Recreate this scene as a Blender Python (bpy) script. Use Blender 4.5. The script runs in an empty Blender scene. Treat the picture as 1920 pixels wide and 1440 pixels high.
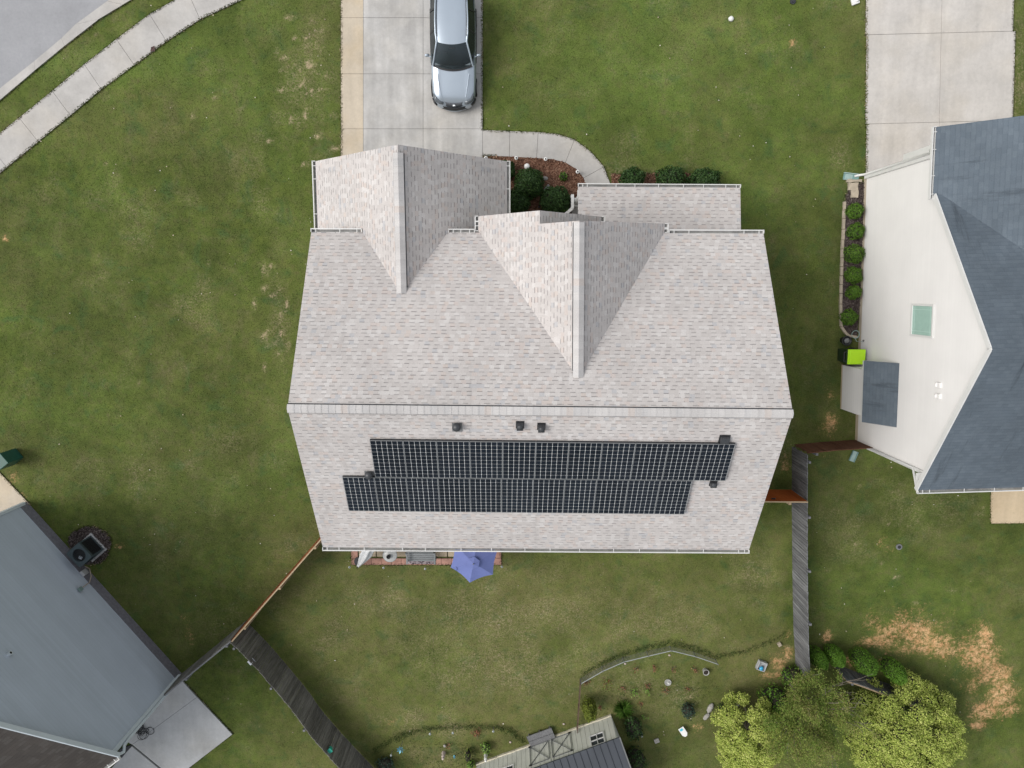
import bpy, math, random
import numpy as np
from mathutils import Vector, Matrix
random.seed(7); rng = np.random.default_rng(11)
sc = bpy.context.scene
COL = sc.collection

# ------------------------------------------------------------------ camera, sky, sun, exposure
CAM_H = 29.5; FPX = 1331.0; TILT = math.radians(7.6)
cam_d = bpy.data.cameras.new('camera'); cam = bpy.data.objects.new('camera', cam_d); COL.objects.link(cam)
cam_d.sensor_width = 36.0; cam_d.lens = FPX / 1920 * 36.0
cam_d.clip_start = 0.5; cam_d.clip_end = 2000
cam.location = (0, 0, CAM_H); cam.rotation_euler = (-TILT, 0, 0)
sc.camera = cam

SUN_EL, SUN_AZ = 48.0, 272.0
w = bpy.data.worlds.new('World'); sc.world = w; w.use_nodes = True
nt = w.node_tree
for n in list(nt.nodes): nt.nodes.remove(n)
sky = nt.nodes.new('ShaderNodeTexSky'); sky.sky_type = 'NISHITA'; sky.sun_disc = False
sky.sun_elevation = math.radians(SUN_EL); sky.sun_rotation = math.radians(SUN_AZ)
sky.air_density = 1.0; sky.dust_density = 4.0; sky.ozone_density = 1.0
hs = nt.nodes.new('ShaderNodeHueSaturation'); hs.inputs['Saturation'].default_value = 0.38
bg = nt.nodes.new('ShaderNodeBackground'); bg.inputs['Strength'].default_value = 0.11
wo = nt.nodes.new('ShaderNodeOutputWorld')
veil = nt.nodes.new('ShaderNodeMix'); veil.data_type = 'RGBA'; veil.inputs[0].default_value = 0.40
veil.inputs[7].default_value = (7.0, 7.2, 7.5, 1)          # even cloud cover over the clear sky
nt.links.new(sky.outputs[0], hs.inputs['Color']); nt.links.new(hs.outputs[0], veil.inputs[6]); nt.links.new(veil.outputs[2], bg.inputs[0]); nt.links.new(bg.outputs[0], wo.inputs[0])
sd = bpy.data.lights.new('sun', 'SUN'); sd.energy = 1.68; sd.angle = math.radians(32); sd.color = (1.0, 0.965, 0.92)
sun = bpy.data.objects.new('sun', sd); COL.objects.link(sun)
_az = math.radians(SUN_AZ); _el = math.radians(SUN_EL)
_dir = Vector((math.sin(_az) * math.cos(_el), math.cos(_az) * math.cos(_el), math.sin(_el)))
sun.rotation_euler = _dir.to_track_quat('Z', 'Y').to_euler()
sun.location = (-30, 0, 40)
sc.view_settings.view_transform = 'Standard'; sc.view_settings.look = 'None'
sc.view_settings.exposure = 0.40; sc.view_settings.gamma = 1.0

# ------------------------------------------------------------------ surveying: photo reading + height -> place
_s, _c = math.sin(TILT), math.cos(TILT)
def _ray(px, py):
    rx = (px - 960) / FPX; ry = -(py - 720) / FPX
    return Vector((rx, ry * _c - _s, -ry * _s - _c))
def at(px, py, z=0.0):
    d = _ray(px, py); t = (z - CAM_H) / d.z
    return Vector((d.x * t, d.y * t, z))
def on_plane(px, py, n, k):
    d = _ray(px, py); t = (k - n.z * CAM_H) / n.dot(d)
    return Vector((d.x * t, d.y * t, CAM_H + d.z * t))
def atx(px, py, X):
    d = _ray(px, py); t = X / d.x
    return Vector((X, d.y * t, CAM_H + d.z * t))

# ------------------------------------------------------------------ mesh collecting
class MB:
    def __init__(s): s.v = []; s.f = []; s.m = []; s.uv = {}; s.sm = []
    def face(s, pts, mi=0, uvs=None, smooth=False):
        b = len(s.v); s.v += [tuple(p) for p in pts]
        if uvs: s.uv[len(s.f)] = uvs
        s.f.append(tuple(range(b, b + len(pts)))); s.m.append(mi); s.sm.append(smooth)
    def grid(s, rows, mi=0, closed_u=False, smooth=True, uv=False):
        b = len(s.v); n = len(rows[0])
        for r in rows: s.v += [tuple(p) for p in r]
        for i in range(len(rows) - 1):
            for j in range(n if closed_u else n - 1):
                k = (j + 1) % n
                s.f.append((b + i * n + j, b + i * n + k, b + (i + 1) * n + k, b + (i + 1) * n + j)); s.m.append(mi); s.sm.append(smooth)
    def fan(s, ring, mi=0, flip=False, smooth=False):
        s.face(list(reversed(ring)) if flip else ring, mi, None, smooth)
    def box(s, c, size, rz=0.0, mi=0, M=None):
        hx, hy, hz = size[0] / 2, size[1] / 2, size[2] / 2
        R = M if M is not None else Matrix.Rotation(rz, 3, 'Z')
        c = Vector(c); b = len(s.v)
        for z in (-hz, hz):
            for x, y in ((-hx, -hy), (hx, -hy), (hx, hy), (-hx, hy)):
                s.v.append(tuple(c + R @ Vector((x, y, z))))
        for q in ((3, 2, 1, 0), (4, 5, 6, 7), (0, 1, 5, 4), (1, 2, 6, 5), (2, 3, 7, 6), (3, 0, 4, 7)):
            s.f.append(tuple(b + i for i in q)); s.m.append(mi); s.sm.append(False)
    def bar(s, p0, p1, wd, ht, mi=0, up=Vector((0, 0, 1))):
        p0 = Vector(p0); p1 = Vector(p1); d = (p1 - p0); L = d.length
        if L < 1e-6: return
        x = d / L; y = up.cross(x)
        if y.length < 1e-4: y = Vector((0, 1, 0)).cross(x)
        y.normalize(); z = x.cross(y)
        M = Matrix((x, y, z)).transposed()
        s.box((p0 + p1) / 2, (L, wd, ht), M=M, mi=mi)
    def prism(s, poly, z0, z1, mi=0, mside=None):
        mside = mi if mside is None else mside
        P = [(p[0], p[1]) for p in poly]
        ar = sum(P[i][0] * P[(i + 1) % len(P)][1] - P[(i + 1) % len(P)][0] * P[i][1] for i in range(len(P)))
        if ar < 0: P = P[::-1]
        s.face([(x, y, z1) for x, y in P], mi)
        for i in range(len(P)):
            a, b_ = P[i], P[(i + 1) % len(P)]
            s.face([(a[0], a[1], z0), (b_[0], b_[1], z0), (b_[0], b_[1], z1), (a[0], a[1], z1)], mside)
    def cyl(s, c, r, z0, z1, n=16, mi=0, r1=None, cap=True, smooth=True, capmi=None):
        r1 = r if r1 is None else r1
        lo = [(c[0] + r * math.cos(2 * math.pi * i / n), c[1] + r * math.sin(2 * math.pi * i / n), z0) for i in range(n)]
        hi = [(c[0] + r1 * math.cos(2 * math.pi * i / n), c[1] + r1 * math.sin(2 * math.pi * i / n), z1) for i in range(n)]
        s.grid([lo, hi], mi, True, smooth)
        if cap: s.face(hi, mi if capmi is None else capmi); s.face(lo[::-1], mi)
    def lathe(s, c, prof, n=18, mi=0, smooth=True):
        rows = [[(c[0] + r * math.cos(2 * math.pi * i / n), c[1] + r * math.sin(2 * math.pi * i / n), c[2] + z) for i in range(n)] for r, z in prof]
        s.grid(rows, mi, True, smooth)
    def tube(s, pts, r, n=8, mi=0, r1=None):
        pts = [Vector(p) for p in pts]; rows = []
        for i, p in enumerate(pts):
            d = pts[min(i + 1, len(pts) - 1)] - pts[max(i - 1, 0)]
            d = d.normalized() if d.length > 1e-9 else Vector((0, 0, 1))
            a = d.orthogonal().normalized() if i == 0 else (prev - d * prev.dot(d)).normalized()
            prev = a; b = d.cross(a)
            rr = r if r1 is None else r + (r1 - r) * i / max(1, len(pts) - 1)
            rows.append([p + (a * math.cos(2 * math.pi * k / n) + b * math.sin(2 * math.pi * k / n)) * rr for k in range(n)])
        s.grid(rows, mi, True, True); s.face(rows[0][::-1], mi); s.face(rows[-1], mi)
    def ball(s, c, r, n=14, m=8, mi=0, jit=0.0, sq=(1, 1, 1)):
        rows = []
        for i in range(m + 1):
            th = math.pi * i / m
            rows.append([(c[0] + sq[0] * r * (1 + jit * random.uniform(-1, 1)) * math.sin(th) * math.cos(2 * math.pi * j / n),
                          c[1] + sq[1] * r * (1 + jit * random.uniform(-1, 1)) * math.sin(th) * math.sin(2 * math.pi * j / n),
                          c[2] - sq[2] * r * math.cos(th)) for j in range(n)])
        s.grid(rows, mi, True, True)

WT = {}
def obj(name, mb, mats, parent=None, local=False, bevel=0.0):
    me = bpy.data.meshes.new(name); me.from_pydata(mb.v, [], mb.f)
    if not isinstance(mats, (list, tuple)): mats = [mats]
    for m in mats: me.materials.append(m)
    if len(mats) > 1: me.polygons.foreach_set('material_index', mb.m)
    me.polygons.foreach_set('use_smooth', mb.sm)
    if mb.uv:
        ul = me.uv_layers.new(name='UVMap')
        for fi, uvs in mb.uv.items():
            p = me.polygons[fi]
            for k, li in enumerate(p.loop_indices): ul.data[li].uv = uvs[k]
    me.update()
    o = bpy.data.objects.new(name, me); COL.objects.link(o)
    if parent is not None:
        o.parent = parent
        if not local: o.location = -WT.get(parent.name, Vector((0, 0, 0)))
    WT[o.name] = Vector((0, 0, 0))
    if bevel:
        b = o.modifiers.new('bevel', 'BEVEL'); b.width = bevel; b.segments = 2; b.limit_method = 'ANGLE'
    return o
def tag(o, label=None, cat=None, group=None, kind=None):
    if label: o['label'] = label
    if cat: o['category'] = cat
    if group: o['group'] = group
    if kind: o['kind'] = kind
    return o
def thing(name, label, cat, loc=(0, 0, 0), group=None, rz=0.0):
    o = bpy.data.objects.new(name, None); COL.objects.link(o); o.empty_display_size = 0.2
    o.location = loc; o.rotation_euler = (0, 0, rz); WT[o.name] = Vector(loc)
    return tag(o, label, cat, group)
def copy_tree(o, parent=None):
    c = o.copy(); COL.objects.link(c)
    if parent is not None: c.parent = parent
    for ch in [x for x in o.children]: copy_tree(ch, c)
    return c

# ------------------------------------------------------------------ materials
class NT:
    def __init__(s, name):
        s.m = bpy.data.materials.new(name); s.m.use_nodes = True; s.t = s.m.node_tree
        s.b = s.t.nodes['Principled BSDF']
    def n(s, typ, **kw):
        x = s.t.nodes.new(typ)
        for k, v in kw.items(): setattr(x, k, v)
        return x
    def l(s, a, b): s.t.links.new(a, b)
    def val(s, op, a, b=None, c=None, clamp=False):
        x = s.n('ShaderNodeMath', operation=op, use_clamp=clamp)
        for i, q in enumerate((a, b, c)):
            if q is None: continue
            if isinstance(q, (int, float)): x.inputs[i].default_value = q
            else: s.l(q, x.inputs[i])
        return x.outputs[0]
    def mix(s, fac, a, b, mode='MIX'):
        x = s.n('ShaderNodeMix', data_type='RGBA', blend_type=mode)
        for sock, q in ((x.inputs[0], fac), (x.inputs[6], a), (x.inputs[7], b)):
            if isinstance(q, (int, float)): sock.default_value = q
            elif isinstance(q, tuple): sock.default_value = (*q, 1) if len(q) == 3 else q
            else: s.l(q, sock)
        return x.outputs[2]
    def noise(s, vec, scale, detail=4, rough=0.55, dist=0.0):
        x = s.n('ShaderNodeTexNoise'); x.inputs['Scale'].default_value = scale; x.inputs['Detail'].default_value = detail
        x.inputs['Roughness'].default_value = rough; x.inputs['Distortion'].default_value = dist
        if vec is not None: s.l(vec, x.inputs['Vector'])
        return x.outputs['Fac']
    def ramp(s, fac, stops, interp='LINEAR'):
        x = s.n('ShaderNodeValToRGB'); x.color_ramp.interpolation = interp
        el = x.color_ramp.elements
        while len(el) < len(stops): el.new(0.5)
        for e, (p, c_) in zip(el, stops): e.position = p; e.color = (*c_, 1) if len(c_) == 3 else c_
        s.l(fac, x.inputs[0]); return x.outputs[0]
    def remap(s, v, a, b, c_=0.0, d=1.0):
        x = s.n('ShaderNodeMapRange'); x.inputs[1].default_value = a; x.inputs[2].default_value = b
        x.inputs[3].default_value = c_; x.inputs[4].default_value = d
        s.l(v, x.inputs[0]); return x.outputs[0]
    def objco(s): return s.n('ShaderNodeTexCoord').outputs['Object']
    def bump(s, h, strength=0.3, dist=0.02):
        x = s.n('ShaderNodeBump'); x.inputs['Strength'].default_value = strength; x.inputs['Distance'].default_value = dist
        s.l(h, x.inputs['Height']); s.l(x.outputs[0], s.b.inputs['Normal'])
    def base(s, col):
        if isinstance(col, tuple): s.b.inputs['Base Color'].default_value = (*col, 1)
        else: s.l(col, s.b.inputs['Base Color'])

def plain(name, col, rough=0.6, metal=0.0, var=0.12, scale=3.0, spec=0.5, bump=0.0, bscale=60.0, coat=0.0):
    k = NT(name); co = k.objco()
    f = k.noise(co, scale, 5, 0.6)
    f = k.remap(f, 0.3, 0.7, 1 - var, 1 + var)
    k.base(k.mix(1.0, col, f, 'MULTIPLY') if False else k.mix(f, tuple(c * (1 - var) for c in col), tuple(min(1, c * (1 + var)) for c in col)) if False else _vary(k, col, co, scale, var))
    k.b.inputs['Roughness'].default_value = rough; k.b.inputs['Metallic'].default_value = metal
    k.b.inputs['Specular IOR Level'].default_value = spec
    if coat: k.b.inputs['Coat Weight'].default_value = coat; k.b.inputs['Coat Roughness'].default_value = 0.05
    if bump: k.bump(k.noise(co, bscale, 3, 0.6), bump, 0.01)
    return k.m
def _vary(k, col, co, scale, var):
    f = k.remap(k.noise(co, scale, 5, 0.6), 0.28, 0.72, 0, 1)
    return k.mix(f, tuple(c * (1 - var) for c in col), tuple(min(1, c * (1 + var)) for c in col))

def shingle(name, stops, dash, course=0.125, tab=0.17, dash_amt=0.6, blot=0.10, line=0.03, streak=.12):
    """laminated asphalt shingles: each tab its own granule blend, dark granule band along part of the laminations, doubling as painted tab-edge shadow"""
    k = NT(name); uv = k.n('ShaderNodeUVMap').outputs[0]
    sp = k.n('ShaderNodeSeparateXYZ'); k.l(uv, sp.inputs[0]); U, V = sp.outputs[0], sp.outputs[1]
    rv = k.val('DIVIDE', V, course); row = k.val('FLOOR', rv); fv = k.val('FRACT', rv)
    wn = k.n('ShaderNodeTexWhiteNoise', noise_dimensions='1D'); k.l(row, wn.inputs['W'])
    uu = k.val('ADD', k.val('DIVIDE', U, tab), k.val('MULTIPLY', wn.outputs[0], 7.3))
    ti = k.val('FLOOR', uu)
    cb = k.n('ShaderNodeCombineXYZ'); k.l(ti, cb.inputs[0]); k.l(row, cb.inputs[1])
    w1 = k.n('ShaderNodeTexWhiteNoise', noise_dimensions='2D'); k.l(cb.outputs[0], w1.inputs['Vector'])
    cb2 = k.n('ShaderNodeCombineXYZ'); k.l(k.val('ADD', ti, 37.5), cb2.inputs[0]); k.l(k.val('MULTIPLY', row, 1.37), cb2.inputs[1])
    w2 = k.n('ShaderNodeTexWhiteNoise', noise_dimensions='2D'); k.l(cb2.outputs[0], w2.inputs['Vector'])
    col = k.ramp(w1.outputs[0], stops, 'CONSTANT')
    co = k.objco()
    big = k.remap(k.noise(co, 0.5, 5, 0.6), 0.3, 0.7, 1 - blot, 1 + blot)
    fine = k.remap(k.noise(co, 45, 2, 0.6), 0.25, 0.75, 0.88, 1.12)
    mps = k.n('ShaderNodeMapping'); mps.inputs['Scale'].default_value = (2.6, .30, 1); k.l(uv, mps.inputs[0]); st_ = k.remap(k.noise(mps.outputs[0], 1.0, 5, .65), .58, .74, 1, 1 - streak); big = k.val('MULTIPLY', big, st_)      # run-off stains down the slope
    vm = k.n('ShaderNodeVectorMath', operation='SCALE'); k.l(col, vm.inputs[0]); k.l(k.val('MULTIPLY', big, fine), vm.inputs['Scale'])
    # laminations: about every other tab is doubled, so the dark granule band, painting their edge shadows too, shows as dashes
    par = k.val('FRACT', k.val('MULTIPLY', k.val('ADD', uu, 0.0), 0.5))
    odd = k.val('LESS_THAN', par, k.remap(w1.outputs[0], 0, 1, 0.46, 0.64))
    raised = k.val('MULTIPLY', odd, k.val('GREATER_THAN', w2.outputs[0], 0.16))
    band = k.val('GREATER_THAN', fv, 0.76)
    wob = k.remap(k.noise(co, 3.0, 2), 0.35, 0.65, 0.55, 1.0)
    m = k.val('MULTIPLY', k.val('MULTIPLY', raised, band), k.val('MULTIPLY', wob, dash_amt))
    m2 = k.val('MULTIPLY', k.val('GREATER_THAN', fv, 0.9), line)
    k.base(k.mix(k.val('MAXIMUM', m, m2), vm.outputs[0], dash))
    k.b.inputs['Roughness'].default_value = 0.95; k.b.inputs['Specular IOR Level'].default_value = 0.15
    h = k.val('ADD', k.val('MULTIPLY', k.val('SUBTRACT', 1.0, fv), 0.7), k.val('MULTIPLY', raised, 0.35))
    k.bump(h, 0.5, 0.010)
    return k.m

def leaf(name, stops, rough=0.7, trans=0.25, wr=0.65, wn=0.45, ns=2.0):
    k = NT(name); g = k.n('ShaderNodeNewGeometry')
    co = k.objco(); f = k.val('ADD', k.val('MULTIPLY', g.outputs['Random Per Island'], wr), k.val('MULTIPLY', k.noise(co, ns, 3), wn))
    col = k.ramp(f, stops); k.base(col)
    k.b.inputs['Roughness'].default_value = rough; k.b.inputs['Specular IOR Level'].default_value = 0.25
    if trans:
        tr = k.n('ShaderNodeBsdfTranslucent'); k.l(col, tr.inputs[0])
        mx = k.n('ShaderNodeMixShader'); mx.inputs[0].default_value = trans
        out = k.t.nodes['Material Output']
        k.l(k.b.outputs[0], mx.inputs[1]); k.l(tr.outputs[0], mx.inputs[2]); k.l(mx.outputs[0], out.inputs[0])
    return k.m

def concrete(name, col, stain=0.18, tint=(1.0, 0.93, 0.8), tint_amt=0.3, lanes=0.5):
    k = NT(name); co = k.objco()
    a = k.remap(k.noise(co, 0.9, 6, 0.65), 0.3, 0.72, 1 - stain, 1 + stain * 0.7)
    b = k.remap(k.noise(co, 9, 5, 0.7), 0.25, 0.75, 0.93, 1.07)
    c2 = k.remap(k.noise(co, 60, 3, 0.7), 0.2, 0.8, 0.95, 1.05)
    f = k.val('MULTIPLY', k.val('MULTIPLY', a, b), c2)
    cc = k.mix(k.remap(k.noise(co, 0.55, 3), 0.45, 0.7, 0, tint_amt), col, tuple(c * t for c, t in zip(col, tint)))
    mpt = k.n('ShaderNodeMapping'); mpt.inputs['Scale'].default_value = (2.4, .22, 1); k.l(co, mpt.inputs[0]); lane = k.remap(k.noise(mpt.outputs[0], 1.0, 4, .6), .35, .68, 1 - .14 * lanes, 1 + .08 * lanes); f = k.val('MULTIPLY', f, lane)
    sp = k.remap(k.noise(co, 2.6, 8, 0.75), 0.60, 0.72, 0, 0.35)     # dark weathering spots
    cc = k.mix(sp, cc, tuple(c * 0.6 for c in col))
    vm = k.n('ShaderNodeVectorMath', operation='SCALE'); k.l(cc, vm.inputs[0]); k.l(f, vm.inputs['Scale'])
    k.base(vm.outputs[0]); k.b.inputs['Roughness'].default_value = 0.92; k.b.inputs['Specular IOR Level'].default_value = 0.2
    k.bump(k.noise(co, 90, 3, 0.6), 0.12, 0.004)
    return k.m

def wood(name, c0, c1, c2, axis=2, plank=None, rough=0.85):
    """weathered boards: long grain streaks; every board (mesh island) has its own tone"""
    k = NT(name); co = k.objco(); mp = k.n('ShaderNodeMapping')
    sc_ = [38, 38, 38]; sc_[axis] = 1.2; mp.inputs['Scale'].default_value = sc_; k.l(co, mp.inputs[0])
    g = k.n('ShaderNodeNewGeometry').outputs['Random Per Island']
    f = k.val('ADD', k.val('MULTIPLY', k.remap(k.noise(mp.outputs[0], 1.0, 5, 0.75), .25, .75), 0.72), k.val('MULTIPLY', g, 0.24))
    f = k.val('ADD', f, k.remap(k.noise(co, 0.8, 2), 0.3, 0.7, -0.06, 0.06))
    k.base(k.ramp(f, [(0.2, c0), (0.5, c1), (0.85, c2)])); k.b.inputs['Roughness'].default_value = rough
    k.b.inputs['Specular IOR Level'].default_value = 0.2
    k.bump(k.noise(mp.outputs[0], 1.0, 4, 0.7), 0.3, 0.01)
    return k.m

def mulch_mat(name, stops):
    k = NT(name); co = k.objco(); v = k.n('ShaderNodeTexVoronoi'); v.inputs['Scale'].default_value = 22; k.l(co, v.inputs['Vector'])
    s2 = k.n('ShaderNodeSeparateXYZ'); k.l(v.outputs['Color'], s2.inputs[0])
    f = k.val('ADD', k.val('MULTIPLY', s2.outputs[0], 0.7), k.val('MULTIPLY', k.noise(co, 1.5, 4), 0.3))
    k.base(k.ramp(f, stops)); k.b.inputs['Roughness'].default_value = 0.95; k.b.inputs['Specular IOR Level'].default_value = 0.15
    k.bump(v.outputs['Distance'], 0.8, 0.03); return k.m

def panel_cells():
    k = NT('solar_cells'); uv = k.n('ShaderNodeUVMap').outputs[0]
    sp = k.n('ShaderNodeSeparateXYZ'); k.l(uv, sp.inputs[0])
    fu = k.val('FRACT', k.val('MULTIPLY', sp.outputs[0], 6.0)); fv = k.val('FRACT', k.val('MULTIPLY', sp.outputs[1], 10.0))
    du = k.val('ABSOLUTE', k.val('SUBTRACT', fu, 0.5)); dv = k.val('ABSOLUTE', k.val('SUBTRACT', fv, 0.5))
    gu = k.val('GREATER_THAN', du, 0.479); gv = k.val('GREATER_THAN', dv, 0.486)
    dia = k.val('GREATER_THAN', k.val('ADD', du, dv), 0.90)
    m = k.val('MAXIMUM', k.val('MULTIPLY', gu, 0.95), k.val('MAXIMUM', k.val('MULTIPLY', gv, 0.7), dia))
    bus = k.val('LESS_THAN', k.val('ABSOLUTE', k.val('SUBTRACT', k.val('FRACT', k.val('MULTIPLY', fu, 3.0)), 0.5)), 0.02)
    ci = k.n('ShaderNodeCombineXYZ'); k.l(k.val('FLOOR', k.val('MULTIPLY', sp.outputs[0], 6.0)), ci.inputs[0]); k.l(k.val('FLOOR', k.val('MULTIPLY', sp.outputs[1], 10.0)), ci.inputs[1])
    wn = k.n('ShaderNodeTexWhiteNoise', noise_dimensions='2D'); k.l(ci.outputs[0], wn.inputs['Vector'])
    orr = k.n('ShaderNodeObjectInfo').outputs['Random']; cell = k.mix(k.val('ADD', k.val('MULTIPLY', wn.outputs[0], .45), k.val('MULTIPLY', orr, .55)), (0.005, 0.008, 0.012), (0.012, 0.017, 0.025))
    cell = k.mix(k.val('MULTIPLY', bus, 0.08), cell, (0.1, 0.11, 0.12))
    k.base(k.mix(m, cell, (0.72, 0.735, 0.735))); k.b.inputs['Roughness'].default_value = 0.15; k.b.inputs['Specular IOR Level'].default_value = 0.10
    return k.m

M = {}
M['shingle'] = shingle('greige_shingles', [(0, (0.455, 0.427, 0.412)), (0.22, (0.485, 0.458, 0.443)), (0.50, (0.469, 0.441, 0.426)), (0.70, (0.515, 0.492, 0.478)),
                       (0.84, (0.480, 0.430, 0.405)), (0.93, (0.42, 0.413, 0.418)), (0.97, (0.482, 0.430, 0.398))], (0.125, 0.118, 0.118), course=0.128, tab=0.155, dash_amt=0.62, blot=0.08, streak=.14)
M['cap'] = shingle('ridge_cap_shingles', [(0, (0.46, 0.445, 0.436)), (0.35, (0.485, 0.47, 0.46)), (0.76, (0.465, 0.425, 0.40)), (0.88, (0.45, 0.44, 0.435))], (0.3, 0.29, 0.28), course=50.0, tab=0.2, dash_amt=0.0, line=0.0)
M['slate'] = shingle('slate_blue_shingles', [(0, (0.100, 0.123, 0.147)), (0.3, (0.105, 0.128, 0.152)), (0.6, (0.110, 0.134, 0.158)), (0.85, (0.097, 0.119, 0.142))], (0.062, 0.08, 0.10), course=0.14, tab=0.2, dash_amt=0.3, blot=0.16, line=0.3, streak=.45)
M['brownroof'] = shingle('brown_shingles', [(0, (0.066, 0.059, 0.054)), (0.4, (0.072, 0.064, 0.058)), (0.75, (0.08, 0.073, 0.067))], (0.045, 0.04, 0.036), course=0.14, tab=0.3, dash_amt=0.4, line=0.3)
M['white'] = plain('white_paint', (0.64, 0.64, 0.625), 0.45, var=0.05, scale=2.0)
M['gutter_in'] = plain('grimy_gutter_inside', (0.20, 0.20, 0.195), 0.7, var=0.4, scale=4.0)
def siding(name, col, amt, course=.18, z0=.25, lap_shade=.04):
    k = NT(name); co = k.objco(); g = k.n('ShaderNodeNewGeometry').outputs['Random Per Island']
    c = _vary(k, col, co, 0.7, 0.035); mp = k.n('ShaderNodeMapping'); mp.inputs['Scale'].default_value = (.6, .6, 7); k.l(co, mp.inputs[0])
    f = k.val('MULTIPLY', k.remap(g, 0, 1, 1 - amt, 1 + amt * .6), k.remap(k.noise(mp.outputs[0], 1.5, 4, .6), .3, .7, 1 - amt * .7, 1 + amt * .5))
    spz = k.n('ShaderNodeSeparateXYZ'); k.l(co, spz.inputs[0]); fz = k.val('FRACT', k.val('DIVIDE', k.val('SUBTRACT', spz.outputs[2], z0), course)); f = k.val('MULTIPLY', f, k.remap(fz, .78, .98, 1, 1 - lap_shade))      # painted lap shadow darkens the top of each board
    vm = k.n('ShaderNodeVectorMath', operation='SCALE'); k.l(c, vm.inputs[0]); k.l(f, vm.inputs['Scale']); k.base(vm.outputs[0]); k.b.inputs['Roughness'].default_value = .6; k.b.inputs['Specular IOR Level'].default_value = .25
    return k.m
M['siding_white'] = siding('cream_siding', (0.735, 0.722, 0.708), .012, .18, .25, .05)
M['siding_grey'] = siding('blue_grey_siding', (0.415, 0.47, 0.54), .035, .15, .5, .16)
M['siding_tan'] = plain('tan_siding', (0.44, 0.40, 0.36), 0.6, var=0.05, scale=0.8)
M['brickband'] = plain('grey_brick_band', (0.16, 0.16, 0.185), 0.85, var=0.25, scale=9.0)
M['frame'] = plain('panel_aluminium', (0.26, 0.27, 0.275), 0.4, 0.5, var=0.05)
M['panel_side'] = plain('panel_dark_edge', (0.02, 0.022, 0.025), 0.5, var=0.1)
M['cells'] = panel_cells()
M['black'] = plain('black_plastic', (0.018, 0.019, 0.021), 0.5, var=0.2)
M['blackmetal'] = plain('dark_flashing', (0.035, 0.038, 0.042), 0.45, var=0.25, scale=8)
M['lead'] = plain('grey_flashing', (0.16, 0.165, 0.17), 0.5, var=0.2)
M['grey_post'] = wood('weathered_grey_wood', (0.07, 0.071, 0.075), (0.155, 0.157, 0.163), (0.30, 0.305, 0.31))
M['dark_boards'] = wood('dark_weathered_wood', (0.07, 0.067, 0.06), (0.15, 0.145, 0.13), (0.27, 0.26, 0.24))
M['red_boards'] = wood('red_stained_wood', (0.11, 0.04, 0.02), (0.22, 0.075, 0.028), (0.34, 0.13, 0.05))
M['rust_boards'] = wood('rusty_brown_boards', (0.075, 0.032, 0.018), (0.12, 0.055, 0.032), (0.17, 0.085, 0.055))
M['orange_gate'] = wood('orange_stained_cedar', (0.27, 0.062, 0.012), (0.33, 0.08, 0.016), (0.38, 0.10, 0.024))
M['pale_wood'] = wood('pale_cut_wood', (0.25, 0.18, 0.11), (0.36, 0.27, 0.17), (0.46, 0.36, 0.25), axis=0)
M['conc'] = concrete('driveway_concrete', (0.45, 0.44, 0.425), 0.20, lanes=.9)
M['conc_beige'] = concrete('beige_concrete', (0.50, 0.435, 0.345), 0.10, tint=(1, 0.9, 0.72), tint_amt=0.6)
M['conc_pale'] = concrete('pale_concrete', (0.51, 0.485, 0.455), 0.12)
M['conc_walk'] = concrete('pavement_concrete', (0.435, 0.42, 0.40), 0.18, lanes=0)
M['conc_sand'] = concrete('sandy_concrete', (0.52, 0.42, 0.29), 0.08)
M['conc_cool'] = concrete('cool_concrete', (0.42, 0.425, 0.425), 0.14)
M['asphalt'] = concrete('grey_road', (0.30, 0.303, 0.315), 0.10, tint=(1, 1, 1), tint_amt=0, lanes=0)
M['mulch'] = mulch_mat('red_brown_mulch', [(0.1, (0.05, 0.025, 0.015)), (0.45, (0.135, 0.066, 0.042)), (0.75, (0.22, 0.12, 0.08)), (0.95, (0.32, 0.20, 0.14))])
M['darkmulch'] = mulch_mat('dark_mulch', [(0.1, (0.02, 0.015, 0.013)), (0.5, (0.06, 0.045, 0.042)), (0.9, (0.13, 0.105, 0.10))])
M['pebble'] = mulch_mat('pebble_gravel', [(0.1, (0.03, 0.025, 0.03)), (0.4, (0.15, 0.12, 0.13)), (0.75, (0.36, 0.31, 0.32)), (0.95, (0.5, 0.46, 0.46))])
M['paver_pink'] = plain('pink_brick_paver', (0.36, 0.20, 0.155), 0.9, var=0.25, scale=3.5, bump=0.2)
M['paver_tan'] = plain('tan_paver', (0.38, 0.315, 0.225), 0.9, var=0.2, scale=2.5, bump=0.2)
M['stone'] = plain('grey_stone', (0.32, 0.305, 0.28), 0.9, var=0.35, scale=7, bump=0.4, bscale=18)
M['edgestone'] = plain('buff_edging_stone', (0.36, 0.31, 0.24), 0.9, var=0.25, scale=4, bump=0.3)

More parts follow.
